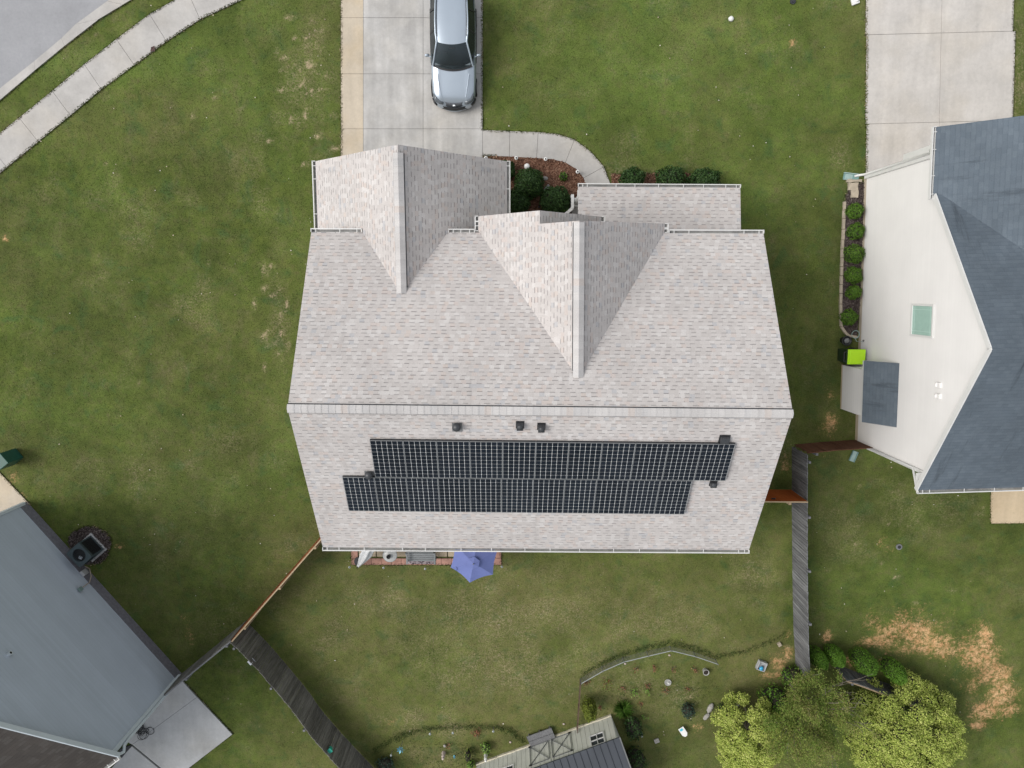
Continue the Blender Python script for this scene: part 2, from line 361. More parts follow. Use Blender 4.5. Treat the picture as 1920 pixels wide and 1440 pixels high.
# ------------------------------------------------------------------ lawn
def vnoise(x, y, sc_, seed):
    r = np.random.default_rng(seed).random((256, 256)); xs = x * sc_ + 1000.3; ys = y * sc_ + 1000.7
    xi = np.floor(xs).astype(int); yi = np.floor(ys).astype(int); fx = xs - xi; fy = ys - yi
    fx = fx * fx * (3 - 2 * fx); fy = fy * fy * (3 - 2 * fy)
    g = lambda a, b: r[a % 256, b % 256]
    return (g(xi, yi) * (1 - fx) + g(xi + 1, yi) * fx) * (1 - fy) + (g(xi, yi + 1) * (1 - fx) + g(xi + 1, yi + 1) * fx) * fy
def fbm(x, y, sc_, seed, o=4):
    t = 0; a = 1; n = 0
    for i in range(o): t = t + a * vnoise(x, y, sc_ * 2 ** i, seed + i); n += a; a *= 0.55
    return t / n
SOIL = [(1700, 1182, 62, 26, 1), (1640, 1203, 34, 12, .95), (1745, 1212, 58, 26, .95), (1690, 1160, 26, 16, .7), (1800, 1222, 30, 14, .6), (1850, 1195, 16, 24, .95), (1838, 1235, 40, 32, 1), (1865, 1262, 44, 26, 1), (1880, 1305, 34, 26, .95),
        (1848, 1330, 24, 16, .9), (1835, 1360, 16, 10, .8), (1822, 1290, 20, 24, .7), (1895, 1330, 22, 18, .8), (1552, 1194, 9, 14, .95), (1462, 1245, 20, 18, .8), (1478, 1225, 10, 16, .75), (1452, 1266, 26, 9, .9), (1480, 1188, 5, 14, .7), (1562, 790, 16, 22, .75), (1556, 745, 10, 14, .6), (1600, 470, 1, 1, 0), (345, 1158, 14, 14, .6), (352, 1175, 10, 20, .5),
        (225, 1024, 10, 4, .6), (11, 449, 6, 6, .8), (735, 1354, 9, 8, .5), (1310, 1362, 16, 9, .5), (1560, 1240, 25, 10, .7), (1485, 80, 5, 6, .7), (1600, 1240, 70, 10, .6), (1470, 870, 8, 20, .55), (1520, 848, 30, 8, .5), (30, 900, 12, 18, .6), (45, 925, 10, 10, .6),
        (1590, 1390, 1, 1, 0), (1660, 1015, 20, 16, .22)]
DRY = [(250, 420, 60, 40, .25), (480, 330, 50, 60, .25), (380, 560, 60, 60, .2), (150, 360, 60, 30, .2), (640, 1190, 60, 60, .3), (900, 1120, 120, 40, .3), (1400, 1090, 60, 60, .3), (570, 150, 60, 70, .35), (520, 600, 20, 80, .4),
       (1000, 60, 300, 120, .1), (1190, 320, 120, 22, .3), (1170, 275, 40, 30, .35), (700, 1130, 120, 40, .35), (1000, 1160, 300, 60, .4), (780, 1340, 60, 22, .45), (840, 1370, 60, 16, .5), (1010, 1260, 260, 70, .42), (1180, 1290, 120, 40, .35), (1460, 830, 40, 60, .5), (1700, 960, 130, 60, .15), (1600, 1020, 60, 80, .2), (1590, 300, 25, 40, .3), (1905, 150, 20, 120, .5), (430, 1180, 60, 40, .2), (200, 890, 100, 40, .25), (820, 1420, 60, 20, .4), (560, 1030, 40, 18, .3), (380, 820, 70, 40, .2), (1260, 1310, 60, 40, .4)]
_r = random.Random(21)
WORN = [(_r.gauss(570, 32), _r.gauss(165, 70), _r.uniform(3, 9), _r.uniform(3, 7), _r.uniform(.7, 1)) for _ in range(34)] + [(_r.gauss(515, 16), _r.uniform(490, 700), _r.uniform(3, 7), _r.uniform(4, 10), _r.uniform(.7, 1)) for _ in range(17)]
WORN += [(_r.uniform(40, 620), _r.uniform(60, 760), _r.uniform(2, 5), _r.uniform(2, 5), _r.uniform(.5, .9)) for _ in range(22)] + [(_r.uniform(640, 1480), _r.uniform(1070, 1330), _r.uniform(2, 5), _r.uniform(2, 5), _r.uniform(.4, .8)) for _ in range(16)] + [(_r.uniform(1530, 1900), _r.uniform(900, 1140), _r.uniform(3, 9), _r.uniform(2, 6), _r.uniform(.4, .8)) for _ in range(18)]
LUSH = [(1250, 130, 360, 180, .55), (1560, 150, 80, 160, .3), (420, 140, 170, 90, .35), (110, 200, 120, 120, .2), (150, 450, 130, 110, .15), (200, 790, 170, 60, .35), (520, 800, 40, 120, .35), (1420, 380, 50, 60, .5), (560, 430, 60, 60, .3), (140, 120, 220, 30, .8), (380, 930, 100, 60, .3), (580, 1400, 60, 40, .5), (1700, 1100, 120, 40, .2), (1300, 1400, 90, 40, .5), (880, 1400, 80, 24, .3)]
DARK = [(300, 850, 260, 180, .3), (330, 1040, 180, 140, .45), (120, 620, 120, 160, .35), (300, 500, 120, 120, .3), (1460, 560, 40, 260, .35), (1590, 430, 40, 160, .3), (1760, 950, 160, 60, .3), (150, 700, 200, 110, .35), (420, 700, 90, 80, .25), (110, 420, 90, 60, .35), (330, 330, 80, 50, .25), (1650, 960, 160, 60, .3), (250, 960, 120, 60, .3), (420, 1100, 120, 60, .5), (600, 1290, 50, 90, .35), (1560, 1000, 30, 200, .45), (1520, 700, 60, 120, .3), (1700, 1060, 160, 60, .25), (840, 1364, 110, 4, .8), (750, 1378, 22, 5, .7), (960, 1384, 16, 10, .6), (700, 1400, 30, 20, .45), (1260, 1220, 90, 6, .25), (1780, 1330, 60, 50, .35), (1230, 1420, 50, 30, .5), (1290, 1380, 60, 40, .3)]
def blobs(x, y, L):
    out = np.zeros_like(x)
    for px, py, rx, ry, a in L:
        if a == 0: continue
        p = at(px, py); sx = rx / 44.0; sy = ry / 43.0
        out = np.maximum(out, a * np.exp(-(((x - p.x) / sx) ** 2 + ((y - p.y) / sy) ** 2) * 0.8))
    return out
def fields(x, y):
    soil = blobs(x, y, SOIL); soil = np.where(soil > 0.02, soil * 1.0 + (fbm(x, y, 1.5, 40, 5) - 0.5) * 1.1, 0)
    soil = np.clip((soil - 0.06) / 0.80, 0, 1)
    dry = np.clip(blobs(x, y, DRY) * 1.25 + (fbm(x, y, 1.2, 60, 5) - 0.5) * 1.0 - 0.08, 0, 1)
    worn = blobs(x, y, WORN); dry = np.maximum(dry, np.clip(worn * 1.5 + (fbm(x, y, 4.0, 66, 3) - .5) * 1.4 * (worn > .05) - .25, 0, 1) * 1.6)
    back = np.clip((-y - 8.6) / 2.0, 0, 1) * np.clip((x + 12) / 2, 0, 1) * np.clip((12.2 - x) / 0.4, 0, 1)
    lush = np.clip(blobs(x, y, LUSH) + (fbm(x, y, 0.7, 80, 4) - 0.5) * 0.7, 0, 1) * (1 - 0.55 * back)
    dark = np.clip(blobs(x, y, DARK) + (fbm(x, y, 0.45, 95, 4) - 0.5) * 0.9, 0, 1)
    olive = np.clip(back * 0.55 + (fbm(x, y, 0.35, 120, 4) - 0.42) * 1.3, 0, 1)
    return soil, dry, lush, dark, olive
def add_fields(me, x, y):
    for nm, a in zip(('soil', 'dry', 'lush', 'dark', 'olive'), fields(x, y)):
        at_ = me.attributes.new(nm, 'FLOAT', 'POINT'); at_.data.foreach_set('value', a.astype(np.float32))

def lawn_mat():
    k = NT('lawn'); co = k.objco(); A = {}
    for nm in ('soil', 'dry', 'lush', 'dark', 'olive'):
        a = k.n('ShaderNodeAttribute'); a.attribute_name = nm; A[nm] = a.outputs['Fac']
    mp = k.n('ShaderNodeMapping'); mp.inputs['Scale'].default_value = (1, 1, 0.0); k.l(co, mp.inputs[0]); co = mp.outputs[0]
    n0 = k.noise(co, 0.55, 5, 0.65); n1 = k.noise(co, 1.6, 6, 0.7); n2 = k.noise(co, 6.0, 6, 0.72); n3 = k.noise(co, 30, 3, 0.65); n4 = k.noise(co, 2.4, 6, 0.75); n5 = k.noise(co, 14, 4, 0.7)
    g = k.mix(k.remap(n1, 0.28, 0.72), (0.033, 0.052, 0.0105), (0.081, 0.103, 0.022))
    g = k.mix(k.val('MULTIPLY', A['lush'], 0.8), g, (0.092, 0.136, 0.030))
    g = k.mix(k.val('MULTIPLY', A['olive'], k.remap(n4, 0.3, 0.62, 0.25, 0.85)), g, (0.115, 0.109, 0.042))
    g = k.mix(k.val('MULTIPLY', A['dark'], 0.8), g, (0.035, 0.040, 0.0145))
    brown = k.val('MULTIPLY', k.remap(n4, 0.48, 0.70), k.remap(n0, 0.35, 0.65, 0.1, 0.6))
    g = k.mix(brown, g, (0.080, 0.066, 0.034))
    dk = k.val('MULTIPLY', k.remap(n2, 0.50, 0.72), 0.34); g = k.mix(dk, g, (0.025, 0.038, 0.012))       # darker tussocks
    cl = k.val('MULTIPLY', k.remap(k.noise(co, 1.15, 4, 0.6, 0.6), 0.54, 0.70), k.remap(n5, .35, .6, .35, .7)); g = k.mix(cl, g, (0.034, 0.067, 0.021))     # clover and coarse weeds
    wn_ = k.val('MULTIPLY', k.remap(k.noise(co, 0.8, 5, 0.7, 0.8), 0.55, 0.72), k.remap(n2, .35, .62, .1, .5)); g = k.mix(wn_, g, (0.100, 0.088, 0.047))      # thin worn turf
    dr = k.val('MULTIPLY', A['dry'], k.remap(n5, 0.42, 0.62)); dr = k.val('MULTIPLY', dr, k.remap(n2, 0.38, 0.6, 0.12, 1.0)); dr = k.val('MINIMUM', k.val('MAXIMUM', dr, k.remap(A['dry'], 1.0, 1.5, 0, .85)), 0.85)
    g = k.mix(dr, g, (0.28, 0.222, 0.145))
    g = k.mix(k.remap(n3, 0.60, 0.74, 0, 0.30), g, (0.17, 0.175, 0.085))
    sg = k.mix(k.remap(k.noise(co, 3, 5, 0.7), 0.35, 0.65), (0.35, 0.185, 0.088), (0.47, 0.295, 0.16))
    sm = k.remap(k.val('ADD', A['soil'], k.val('MULTIPLY', k.val('SUBTRACT', k.noise(co, 9, 8, 0.9), 0.5), 3.6)), 0.36, 0.82, 0, 0.92)
    sm = k.val('MULTIPLY', sm, k.remap(A['soil'], 0.0, 0.12)); sm = k.val('MULTIPLY', sm, k.remap(k.val('ADD', k.noise(co, 5.5, 8, 0.8), k.val('MULTIPLY', A['soil'], .05)), 0.47, 0.60, 0.08, 1.0)); g = k.mix(sm, g, sg)
    f = k.val('MULTIPLY', k.val('MULTIPLY', k.val('MULTIPLY', k.remap(k.noise(co, 17, 5, 0.8), 0.28, 0.72, 0.70, 1.32), k.remap(n3, 0.25, 0.75, 0.80, 1.22)), k.remap(n2, 0.28, 0.72, 0.90, 1.10)), k.remap(n0, 0.32, 0.68, 0.80, 1.18))
    gi = k.n('ShaderNodeNewGeometry').outputs['Random Per Island']
    f = k.val('MULTIPLY', f, k.remap(gi, 0, 1, 0.95, 1.6))
    vm = k.n('ShaderNodeVectorMath', operation='SCALE'); k.l(g, vm.inputs[0]); k.l(f, vm.inputs['Scale'])
    k.base(vm.outputs[0]); k.b.inputs['Roughness'].default_value = 0.95; k.b.inputs['Specular IOR Level'].default_value = 0.12
    k.bump(k.val('ADD', n3, k.val('MULTIPLY', n2, 1.5)), 0.25, 0.04)
    return k.m
M['lawn'] = lawn_mat()
def build_ground():
    xs = np.concatenate([[-600, -150, -60, -34], np.arange(-27, 27.01, 0.15), [34, 60, 150, 600]])
    ys = np.concatenate([[-600, -150, -60, -32], np.arange(-25, 15.01, 0.15), [22, 50, 150, 600]])
    X, Y = np.meshgrid(xs, ys); nx, ny = len(xs), len(ys)
    v = np.stack([X.ravel(), Y.ravel(), np.zeros(X.size)], 1)
    i = np.arange(nx - 1)[None, :] + (np.arange(ny - 1) * nx)[:, None]
    f = np.stack([i, i + 1, i + nx + 1, i + nx], -1).reshape(-1, 4)
    me = bpy.data.meshes.new('ground'); me.vertices.add(len(v)); me.vertices.foreach_set('co', v.ravel().astype(np.float32))
    me.loops.add(f.size); me.loops.foreach_set('vertex_index', f.ravel().astype(np.int32))
    me.polygons.add(len(f)); me.polygons.foreach_set('loop_start', (np.arange(len(f)) * 4).astype(np.int32))
    me.update(calc_edges=True); add_fields(me, v[:, 0], v[:, 1]); me.materials.append(M['lawn'])
    o = bpy.data.objects.new('ground', me); COL.objects.link(o); tag(o, kind='structure')
build_ground()

# ------------------------------------------------------------------ paved surfaces
PAVED = []            # world polygons that grass keeps off
def inset(poly, g):
    P = [Vector((p[0], p[1])) for p in poly]; n = len(P)
    ar = sum(P[i].x * P[(i + 1) % n].y - P[(i + 1) % n].x * P[i].y for i in range(n))
    if ar < 0: P = P[::-1]
    out = []
    for i in range(n):
        a, b, c = P[i - 1], P[i], P[(i + 1) % n]
        d1 = (b - a).normalized(); d2 = (c - b).normalized(); n1 = Vector((-d1.y, d1.x)); n2 = Vector((-d2.y, d2.x))
        m = n1 + n2; k = g * 2 / max(0.3, m.length_squared); out.append(b + m * k)
    return out
def rough_poly(P, step=0.35, j=0.008):
    out = []
    for i in range(len(P)):
        a, b = P[i], P[(i + 1) % len(P)]; n = max(1, int((b - a).length / step))
        for q in range(n):
            p = a.lerp(b, q / n); out.append(p + Vector((random.uniform(-j, j), random.uniform(-j, j))) if q else p)
    return out
def slabs(name, polys, mats, z=0.045, gap=0.006, mi=None, base=True):
    mb = MB()
    for i, p in enumerate(polys):
        PAVED.append([(q[0], q[1]) for q in p])
        mb.prism(inset(p, gap), 0.0, z + random.uniform(-0.003, 0.003), mi=(mi[i] if mi else 0))
        mb.prism(inset(p, -0.002), -0.02, 0.012 + 0.0004 * i, mi=len(mats) - 1)
    o = obj(name, mb, mats); tag(o, kind='structure'); return o
def P2(*pts): return [at(*p) for p in pts]
M['joint'] = plain('joint_dirt', (0.075, 0.068, 0.055), 0.95, var=0.3, scale=8)
# drive of the middle house: beige side strip and two bays
cy = [-260, -165, -66, 34, 139, 242, 318]; xL, x1, x2, xR = 639.5, 681.5, 793.5, 905
pl, mi = [], []
for a, b in zip(cy[:-1], cy[1:]):
    for q, (u, v_) in enumerate(((xL, x1), (x1, x2), (x2, xR))):
        pl.append(P2((u, a), (v_, a), (v_, b), (u, b))); mi.append(1 if q == 0 else 0)
slabs('driveway', pl, [M['conc'], M['conc_beige'], M['joint']], mi=mi)
yj = [(-400, -402), (-235, -238), (-70, -72), (66, 59), (233, 226), (400, 395)]
pl = []
for (a0, a1), (b0, b1) in zip(yj[:-1], yj[1:]):
    xm = lambda y: 1765 - 5 * y / 230
    am = (a0 + a1) / 2; bm = (b0 + b1) / 2
    pl.append(P2((1624, a0), (xm(am), am), (xm(bm), bm), (1622, b0))); pl.append(P2((xm(am), am), (1903, a1), (1898, b1), (xm(bm), bm)))
slabs('neighbour_driveway', pl, [M['conc_pale'], M['joint']])
# pavement along the street, kerb, road
ou = [(-70, 305), (-22, 268), (37, 221), (99, 171), (159, 121), (219, 74), (281, 27), (353, -14), (430, -50)]
inn = [(-30, 352), (14, 314), (73, 266), (133, 217), (191, 168), (253, 123), (313, 78), (376, 37), (455, 0)]
ou[-1] = (420, -46)
slabs('pavement', [P2(ou[i], ou[i + 1], inn[i + 1], inn[i]) for i in range(len(ou) - 1)] + [P2((420, -46), (500, -80), (540, -36), (455, 0))], [M['conc_walk'], M['joint']])
rd = [(-60, 213), (0, 168), (67, 115), (117, 73), (143, 47), (203, 3), (260, -34), (330, -75)]
kb = [(-60, 238), (0, 190), (67, 133), (123, 87), (187, 37), (232, 10), (285, -22), (355, -60)]
slabs('kerb', [P2(rd[i], rd[i + 1], kb[i + 1], kb[i]) for i in range(len(rd) - 1)], [M['conc_walk'], M['joint']], z=0.07, gap=0.003)
rp = P2(*rd) + [Vector((-9, 26, 0)), Vector((-60, 40, 0)), Vector((-60, -1, 0))]
mb = MB(); mb.prism(rp, -0.02, 0.018); tag(obj('road', mb, M['asphalt']), kind='structure'); PAVED.append([(p[0], p[1]) for p in rp])
# curved front path
po = [(905, 244), (956, 246), (1009, 248), (1045, 252), (1077, 262), (1108, 285), (1132, 313), (1146, 350), (1146, 420)]
pi_ = [(905, 292), (955, 294), (1006, 297), (1035, 299), (1060, 305), (1081, 318), (1094, 334), (1098, 350), (1098, 420)]
cutp = {0: 1, 1: 2, 2: 4, 4: 6, 6: 8}
pl = [P2(*po[a:b + 1]) + P2(*pi_[a:b + 1])[::-1] for a, b in cutp.items()]
slabs('garden_path', pl, [M['conc_walk'], M['joint']])
# slabs of the other lots
slabs('neighbour_patio', [P2((1857, 880), (1990, 878), (1990, 979), (1857, 981))], [M['conc_sand'], M['joint']], z=0.06)
pq = [(338, 1268), (370, 1302), (310, 1338), (252, 1393), (300, 1448), (352, 1440), (437, 1375), (392, 1480), (200, 1500)]
slabs('rear_patio', [P2((338, 1269), (371, 1305), (250, 1394), (225, 1380)), P2((371, 1305), (437, 1375), (345, 1446), (312, 1445), (250, 1394)), P2((249, 1397), (310, 1447), (270, 1495), (190, 1460))], [M['conc_cool'], M['joint']], z=0.09)
slabs('neighbour_slab', [P2((-45, 870), (-12, 872), (58, 946), (-45, 995))], [M['conc_beige'], M['joint']], z=0.05)
# patio of the middle house: tan pavers in a pink brick border
pv, mi = [], []
x0, x1_, yb, yt = at(659, 1055).x, at(940, 1055).x, at(800, 1058.5).y, -8.7
def rect(a, b, c, d): return [Vector((a, c, 0)), Vector((b, c, 0)), Vector((b, d, 0)), Vector((a, d, 0))]
bw = 0.30; n = 15; st = (x1_ - x0) / n
for i in range(n): pv.append(rect(x0 + i * st, x0 + (i + 1) * st, yb, yb + bw)); mi.append(0)
yy = yb + bw
while yy < yt - 0.1:
    pv.append(rect(x0, x0 + bw, yy, yy + 0.42)); mi.append(0); pv.append(rect(x1_ - bw, x1_, yy, yy + 0.42)); mi.append(0); yy += 0.42
xx = x0 + bw + 0.04
while xx < x1_ - bw - 0.2:
    e = min(xx + 0.74, x1_ - bw - 0.03); yy = yb + bw + 0.07
    while yy < yt: pv.append(rect(xx, e, yy, yy + 0.82)); mi.append(1); yy += 0.84
    xx = e + 0.03
slabs('patio', pv, [M['paver_pink'], M['paver_tan'], M['joint']], z=0.05, gap=0.008, mi=mi)

# planting beds
def bed(name, pts, m, z=0.03):
    mb = MB(); n = len(pts); c = sum((Vector((p[0], p[1], 0)) for p in pts), Vector()) / n
    for i in range(n):
        a, b = pts[i], pts[(i + 1) % n]; mb.face([(c.x, c.y, z + 0.05), (a[0], a[1], z), (b[0], b[1], z)], 0, None, True)
        mb.face([(a[0], a[1], z), (a[0], a[1], -0.02), (b[0], b[1], -0.02), (b[0], b[1], z)])
    o = obj(name, mb, m); tag(o, kind='structure'); PAVED.append([(p[0], p[1]) for p in pts]); return o
MB1 = P2((902, 293), *pi_[1:8]) + [Vector((3.05, 3.4, 0)), Vector((3.05, 1.6, 0)), Vector((-0.6, 1.6, 0)), Vector((-0.6, 5.2, 0))]
bed('mulch_bed', MB1, M['mulch'])
MB2 = P2((1146, 326), (1180, 326), (1230, 324), (1290, 325), (1345, 332), (1352, 350), (1345, 372), (1148, 372))
bed('porch_bed', MB2, M['mulch'])
MB3 = P2((1582, 378), (1580, 430), (1578, 500), (1575, 560), (1576, 610), (1587, 628), (1606, 634), (1616, 500), (1619, 342), (1592, 345))
bed('side_bed', MB3, M['darkmulch'])
MB4 = [at(170, 1022) + Vector((.92 * math.cos(t) * (1 + .1 * math.sin(3 * t)), 0.88 * math.sin(t), 0)) for t in np.linspace(0, 2 * math.pi, 17)[:-1]]
bed('condenser_bed', MB4, M['darkmulch'], z=0.015)
def chips(name, poly, n, m, s0, s1, label):
    xs = [p[0] for p in poly]; ys = [p[1] for p in poly]
    pts = np.stack([rng.uniform(min(xs), max(xs), n), rng.uniform(min(ys), max(ys), n)], 1); pts = pts[pip(pts, poly)]
    mb = MB()
    for x, y in pts:
        a = random.uniform(0, 6.28); L = random.uniform(s0, s1); W_ = L * random.uniform(.25, .5); z = 0.055 + random.uniform(0, .03); t = random.uniform(-.02, .02)
        u = Vector((math.cos(a), math.sin(a), 0)) * L / 2; v_ = Vector((-math.sin(a), math.cos(a), 0)) * W_ / 2; c = Vector((x, y, z)); dz = Vector((0, 0, t))
        mb.face([c - u - v_ - dz, c + u - v_ + dz, c + u + v_ + dz, c - u + v_ - dz])
    o = obj(name, mb, m); tag(o, label, kind='stuff')
def pip(pts, poly):
    x, y = pts[:, 0], pts[:, 1]; ins = np.zeros(len(x), bool); n = len(poly)
    for i in range(n):
        x0, y0 = poly[i][0], poly[i][1]; x1, y1 = poly[(i + 1) % n][0], poly[(i + 1) % n][1]
        if y0 == y1: continue
        c = ((y0 > y) != (y1 > y)) & (x < (x1 - x0) * (y - y0) / (y1 - y0) + x0); ins ^= c
    return ins
M['chip'] = leaf('mulch_chips', [(0.1, (0.07, 0.032, 0.02)), (0.5, (0.17, 0.085, 0.055)), (0.8, (0.27, 0.16, 0.105)), (1.0, (0.42, 0.30, 0.22))], 0.95, 0)
chips('mulch_chips', MB1, 3600, M['chip'], 0.03, 0.10, 'red brown bark chips in the bed inside the curved path')
chips('mulch_chips', MB2, 1000, M['chip'], 0.03, 0.09, 'red brown bark chips under the shrubs before the porch')
M['chipd'] = leaf('dark_chips', [(0.1, (0.02, 0.014, 0.012)), (0.5, (0.065, 0.05, 0.047)), (1.0, (0.20, 0.17, 0.155))], 0.95, 0)
chips('mulch_chips', MB3, 2600, M['chipd'], 0.03, 0.09, 'dark bark chips in the narrow bed by the white gable wall')
chips('mulch_chips', MB4, 1600, M['chipd'], 0.03, 0.09, 'dark bark chips round the air conditioner')

# ------------------------------------------------------------------ roofs, gutters, siding
def roof_slab(mb, pts, udir, th=0.14, m_top=0, m_side=1, holes=None):
    """a roof slope: shingled top (uv in metres, v up the slope), white fascia and soffit"""
    P = [Vector(p) for p in pts]; u = Vector(udir).normalized()
    n = Vector()
    for i in range(len(P)): n += (P[i] - P[0]).cross(P[(i + 1) % len(P)] - P[0])
    if n.z < 0: P = P[::-1]; n = -n
    n.normalize(); v_ = n.cross(u)
    if v_.z < 0: v_ = -v_
    lo = min(p.dot(v_) for p in P)
    mb.face(P, m_top, [(p.dot(u) + 50, p.dot(v_) - lo) for p in P])
    D = Vector((0, 0, -th)); Q = [p + D for p in P]
    mb.face(Q[::-1], m_side)
    for i in range(len(P)):
        j = (i + 1) % len(P); mb.face([Q[i], Q[j], P[j], P[i]], m_side)
def gutter(parent, p0, p1, out, step=1.05, name='gutter', wd=0.125, end=True):
    p0 = Vector(p0); p1 = Vector(p1); out = Vector(out).normalized(); mb = MB(); d = (p1 - p0).normalized(); L = (p1 - p0).length
    dz = Vector((0, 0, -0.015))
    a, b = p0 + dz, p1 + dz
    mb.bar(a + out * (wd - 0.02), b + out * (wd - 0.02), 0.029, 0.11, 0)               # rolled front lip
    mb.bar(a + out * (wd / 2 - 0.02) + Vector((0, 0, -0.06)), b + out * (wd / 2 - 0.02) + Vector((0, 0, -0.06)), wd - 0.045, 0.012, 1)
    mb.bar(a + Vector((0, 0, -0.07)), b + Vector((0, 0, -0.07)), 0.014, 0.10, 0)
    ns = max(1, int(L / step)); ts = [0.16] + [L * (i + random.uniform(.35, .65)) / ns for i in range(ns)] + [L - 0.16]
    for t in ts:
        q = a + d * min(max(t, 0.1), L - 0.1) + Vector((0, 0, 0.045)); mb.bar(q - out * 0.02, q + out * (wd - 0.03), 0.02, 0.010, 0)
    if end:
        for q in (a, b): mb.bar(q + out * 0.0, q + out * wd, 0.02, 0.11, 0)
    return obj(name, mb, [M['white'], M['gutter_in']], parent)
def ridge_cap(parent, a, b, nl, nr, wd=0.17, lift=0.035, flat=0.55):
    """overlapping cap pieces bent over the ridge; nl / nr: downhill unit vectors on both sides"""
    a = Vector(a); b = Vector(b); L = (b - a).length; d = (b - a) / L; mb = MB(); k = int(L / 0.2)
    up = Vector((0, 0, 1))
    for i in range(k):
        q0 = a + d * (L * i / k - 0.01); q1 = a + d * (L * (i + 1) / k); z0 = lift + 0.006; z1 = lift + 0.016
        u0 = i * 0.2 + 0.02; u1 = u0 + 0.16
        fl_ = Vector((1, 1, flat)); L_ = Vector(nl) * wd * fl_; R__ = Vector(nr) * wd * fl_
        l0, l1 = q0 + L_ + up * z0, q1 + L_ + up * z1
        r0, r1 = q0 + R__ + up * z0, q1 + R__ + up * z1
        t0, t1 = q0 + up * (z0 + 0.01), q1 + up * (z1 + 0.01)
        uv = [(u0, 1), (u1, 1), (u1, 2), (u0, 2)]
        mb.face([l0, l1, t1, t0], 0, uv); mb.face([t0, t1, r1, r0], 0, uv)
        mb.face([l1, l1 - up * 0.03, t1 - up * 0.03, t1], 0, uv); mb.face([t1, t1 - up * 0.03, r1 - up * 0.03, r1], 0, uv)
        for e0, e1, nn_, hgt in ((l0, l1, Vector(nl), wd * (1 - flat) * abs(nl[2]) + lift), (r0, r1, Vector(nr), wd * (1 - flat) * abs(nr[2]) + lift)):      # dark vent strip past the cap edge, painting its shadow line
            g0, g1 = e0 - up * (hgt - .004), e1 - up * (hgt - .004); mb.face([g0 - nn_ * .02, g1 - nn_ * .02, g1 + nn_ * .026, g0 + nn_ * .026], 1)
        a_, b_ = up * (lift + wd * (1 - flat) * abs(nl[2]) + .01), up * (lift + wd * (1 - flat) * abs(nr[2]) + .01)
        mb.face([l0 - a_, l1 - a_, l1, l0], 1); mb.face([r0, r1, r1 - b_, r0 - b_], 1)
    return obj('ridge_cap', mb, [M['cap'], M['blackmetal']], parent)
def lap_wall(mb, o, u, nrm, outline, course=0.18, lip=0.014, mi=0, under=0, zbase=None):
    """lap siding on a wall: o origin, u along the wall, outline [(t, z)] convex; each board is tilted out at its foot"""
    o = Vector(o); u = Vector(u); nrm = Vector(nrm)
    zs = [q[1] for q in outline]; z = min(zs); top = max(zs)
    def span(zz):
        ts = []
        for i in range(len(outline)):
            (t0, z0), (t1, z1) = outline[i], outline[(i + 1) % len(outline)]
            if abs(z1 - z0) < 1e-9:
                if abs(zz - z0) < 1e-6: ts += [t0, t1]
            elif min(z0, z1) - 1e-9 <= zz <= max(z0, z1) + 1e-9: ts.append(t0 + (t1 - t0) * (zz - z0) / (z1 - z0))
        return (min(ts), max(ts)) if ts else None
    up = Vector((0, 0, 1))
    while z < top - 0.01:
        z2 = min(z + course, top - 0.002); a, b = span(z + 0.001), span(z2)
        if a is None or b is None: break
        p = lambda t, zz, off: o + u * t + up * zz + nrm * off
        mb.face([p(a[0], z, lip), p(a[1], z, lip), p(b[1], z2, 0.002), p(b[0], z2, 0.002)], mi)
        mb.face([p(a[0], z, -0.02), p(a[1], z, -0.02), p(a[1], z, lip), p(a[0], z, lip)], mi)
        z = z2
def slope_dir(v): return Vector(v).normalized()

# ================================================================== the middle house
house = thing('brick_house', 'house in the middle with a pale greige shingle roof and solar panels on it', 'house', (0.8, -3.5, 0))
R0, R1 = at(540, 766, 8.8), at(1488, 776, 8.8)
F0, F1 = at(584, 435, 5.58), at(1432, 438, 5.58)
B0, B1 = at(604, 1026, 5.58), at(1402, 1031, 5.58)
XW, XE = -6.635, 8.315
for p in (R0, F0, B0): p.x = XW
for p in (R1, F1, B1): p.x = XE
uh = (R1 - R0).normalized()
mb = MB()
roof_slab(mb, [R0, R1, F1, F0], uh); roof_slab(mb, [R0, R1, B1, B0], uh)
roof = obj('roof', mb, [M['shingle'], M['white']], house)
def front_z(x, y):
    t = (x - XW) / (XE - XW); yr = R0.y + (R1.y - R0.y) * t; yf = F0.y + (F1.y - F0.y) * t
    return 8.8 + (5.58 - 8.8) * (y - yr) / (yf - yr)
def front_y(x, z):
    t = (x - XW) / (XE - XW); yr = R0.y + (R1.y - R0.y) * t; yf = F0.y + (F1.y - F0.y) * t
    return yr + (yf - yr) * (z - 8.8) / (5.58 - 8.8)
nb = (R1 - R0).cross(B0 - R0).normalized(); nb = nb if nb.z > 0 else -nb; kb_ = nb.dot(R0)
# garage gable
GX, GZ, GY, GS = -3.53, 6.80, 4.43, 0.865
gex_l, gex_r, g_ez = GX - 3.33, GX + 3.35, GZ - 3.33 * GS
ga = Vector((GX + 0.02, front_y(GX, GZ), GZ)); gf = Vector((GX, GY, GZ)); hv = (GZ - 5.58) / GS
mb = MB()
roof_slab(mb, [gf, ga, (GX - hv, F0.y, 5.58), (GX - hv, 1.4, 5.58), (gex_l, 1.4, g_ez), (gex_l, GY, g_ez)], (0, 1, 0))
g_er = GZ - 3.35 * GS
roof_slab(mb, [gf, ga, (GX + hv, F0.y, 5.58), (GX + hv, 1.4, 5.58), (gex_r, 1.4, g_er), (gex_r, GY, g_er)], (0, 1, 0))
obj('garage_roof', mb, [M['shingle'], M['white']], house)
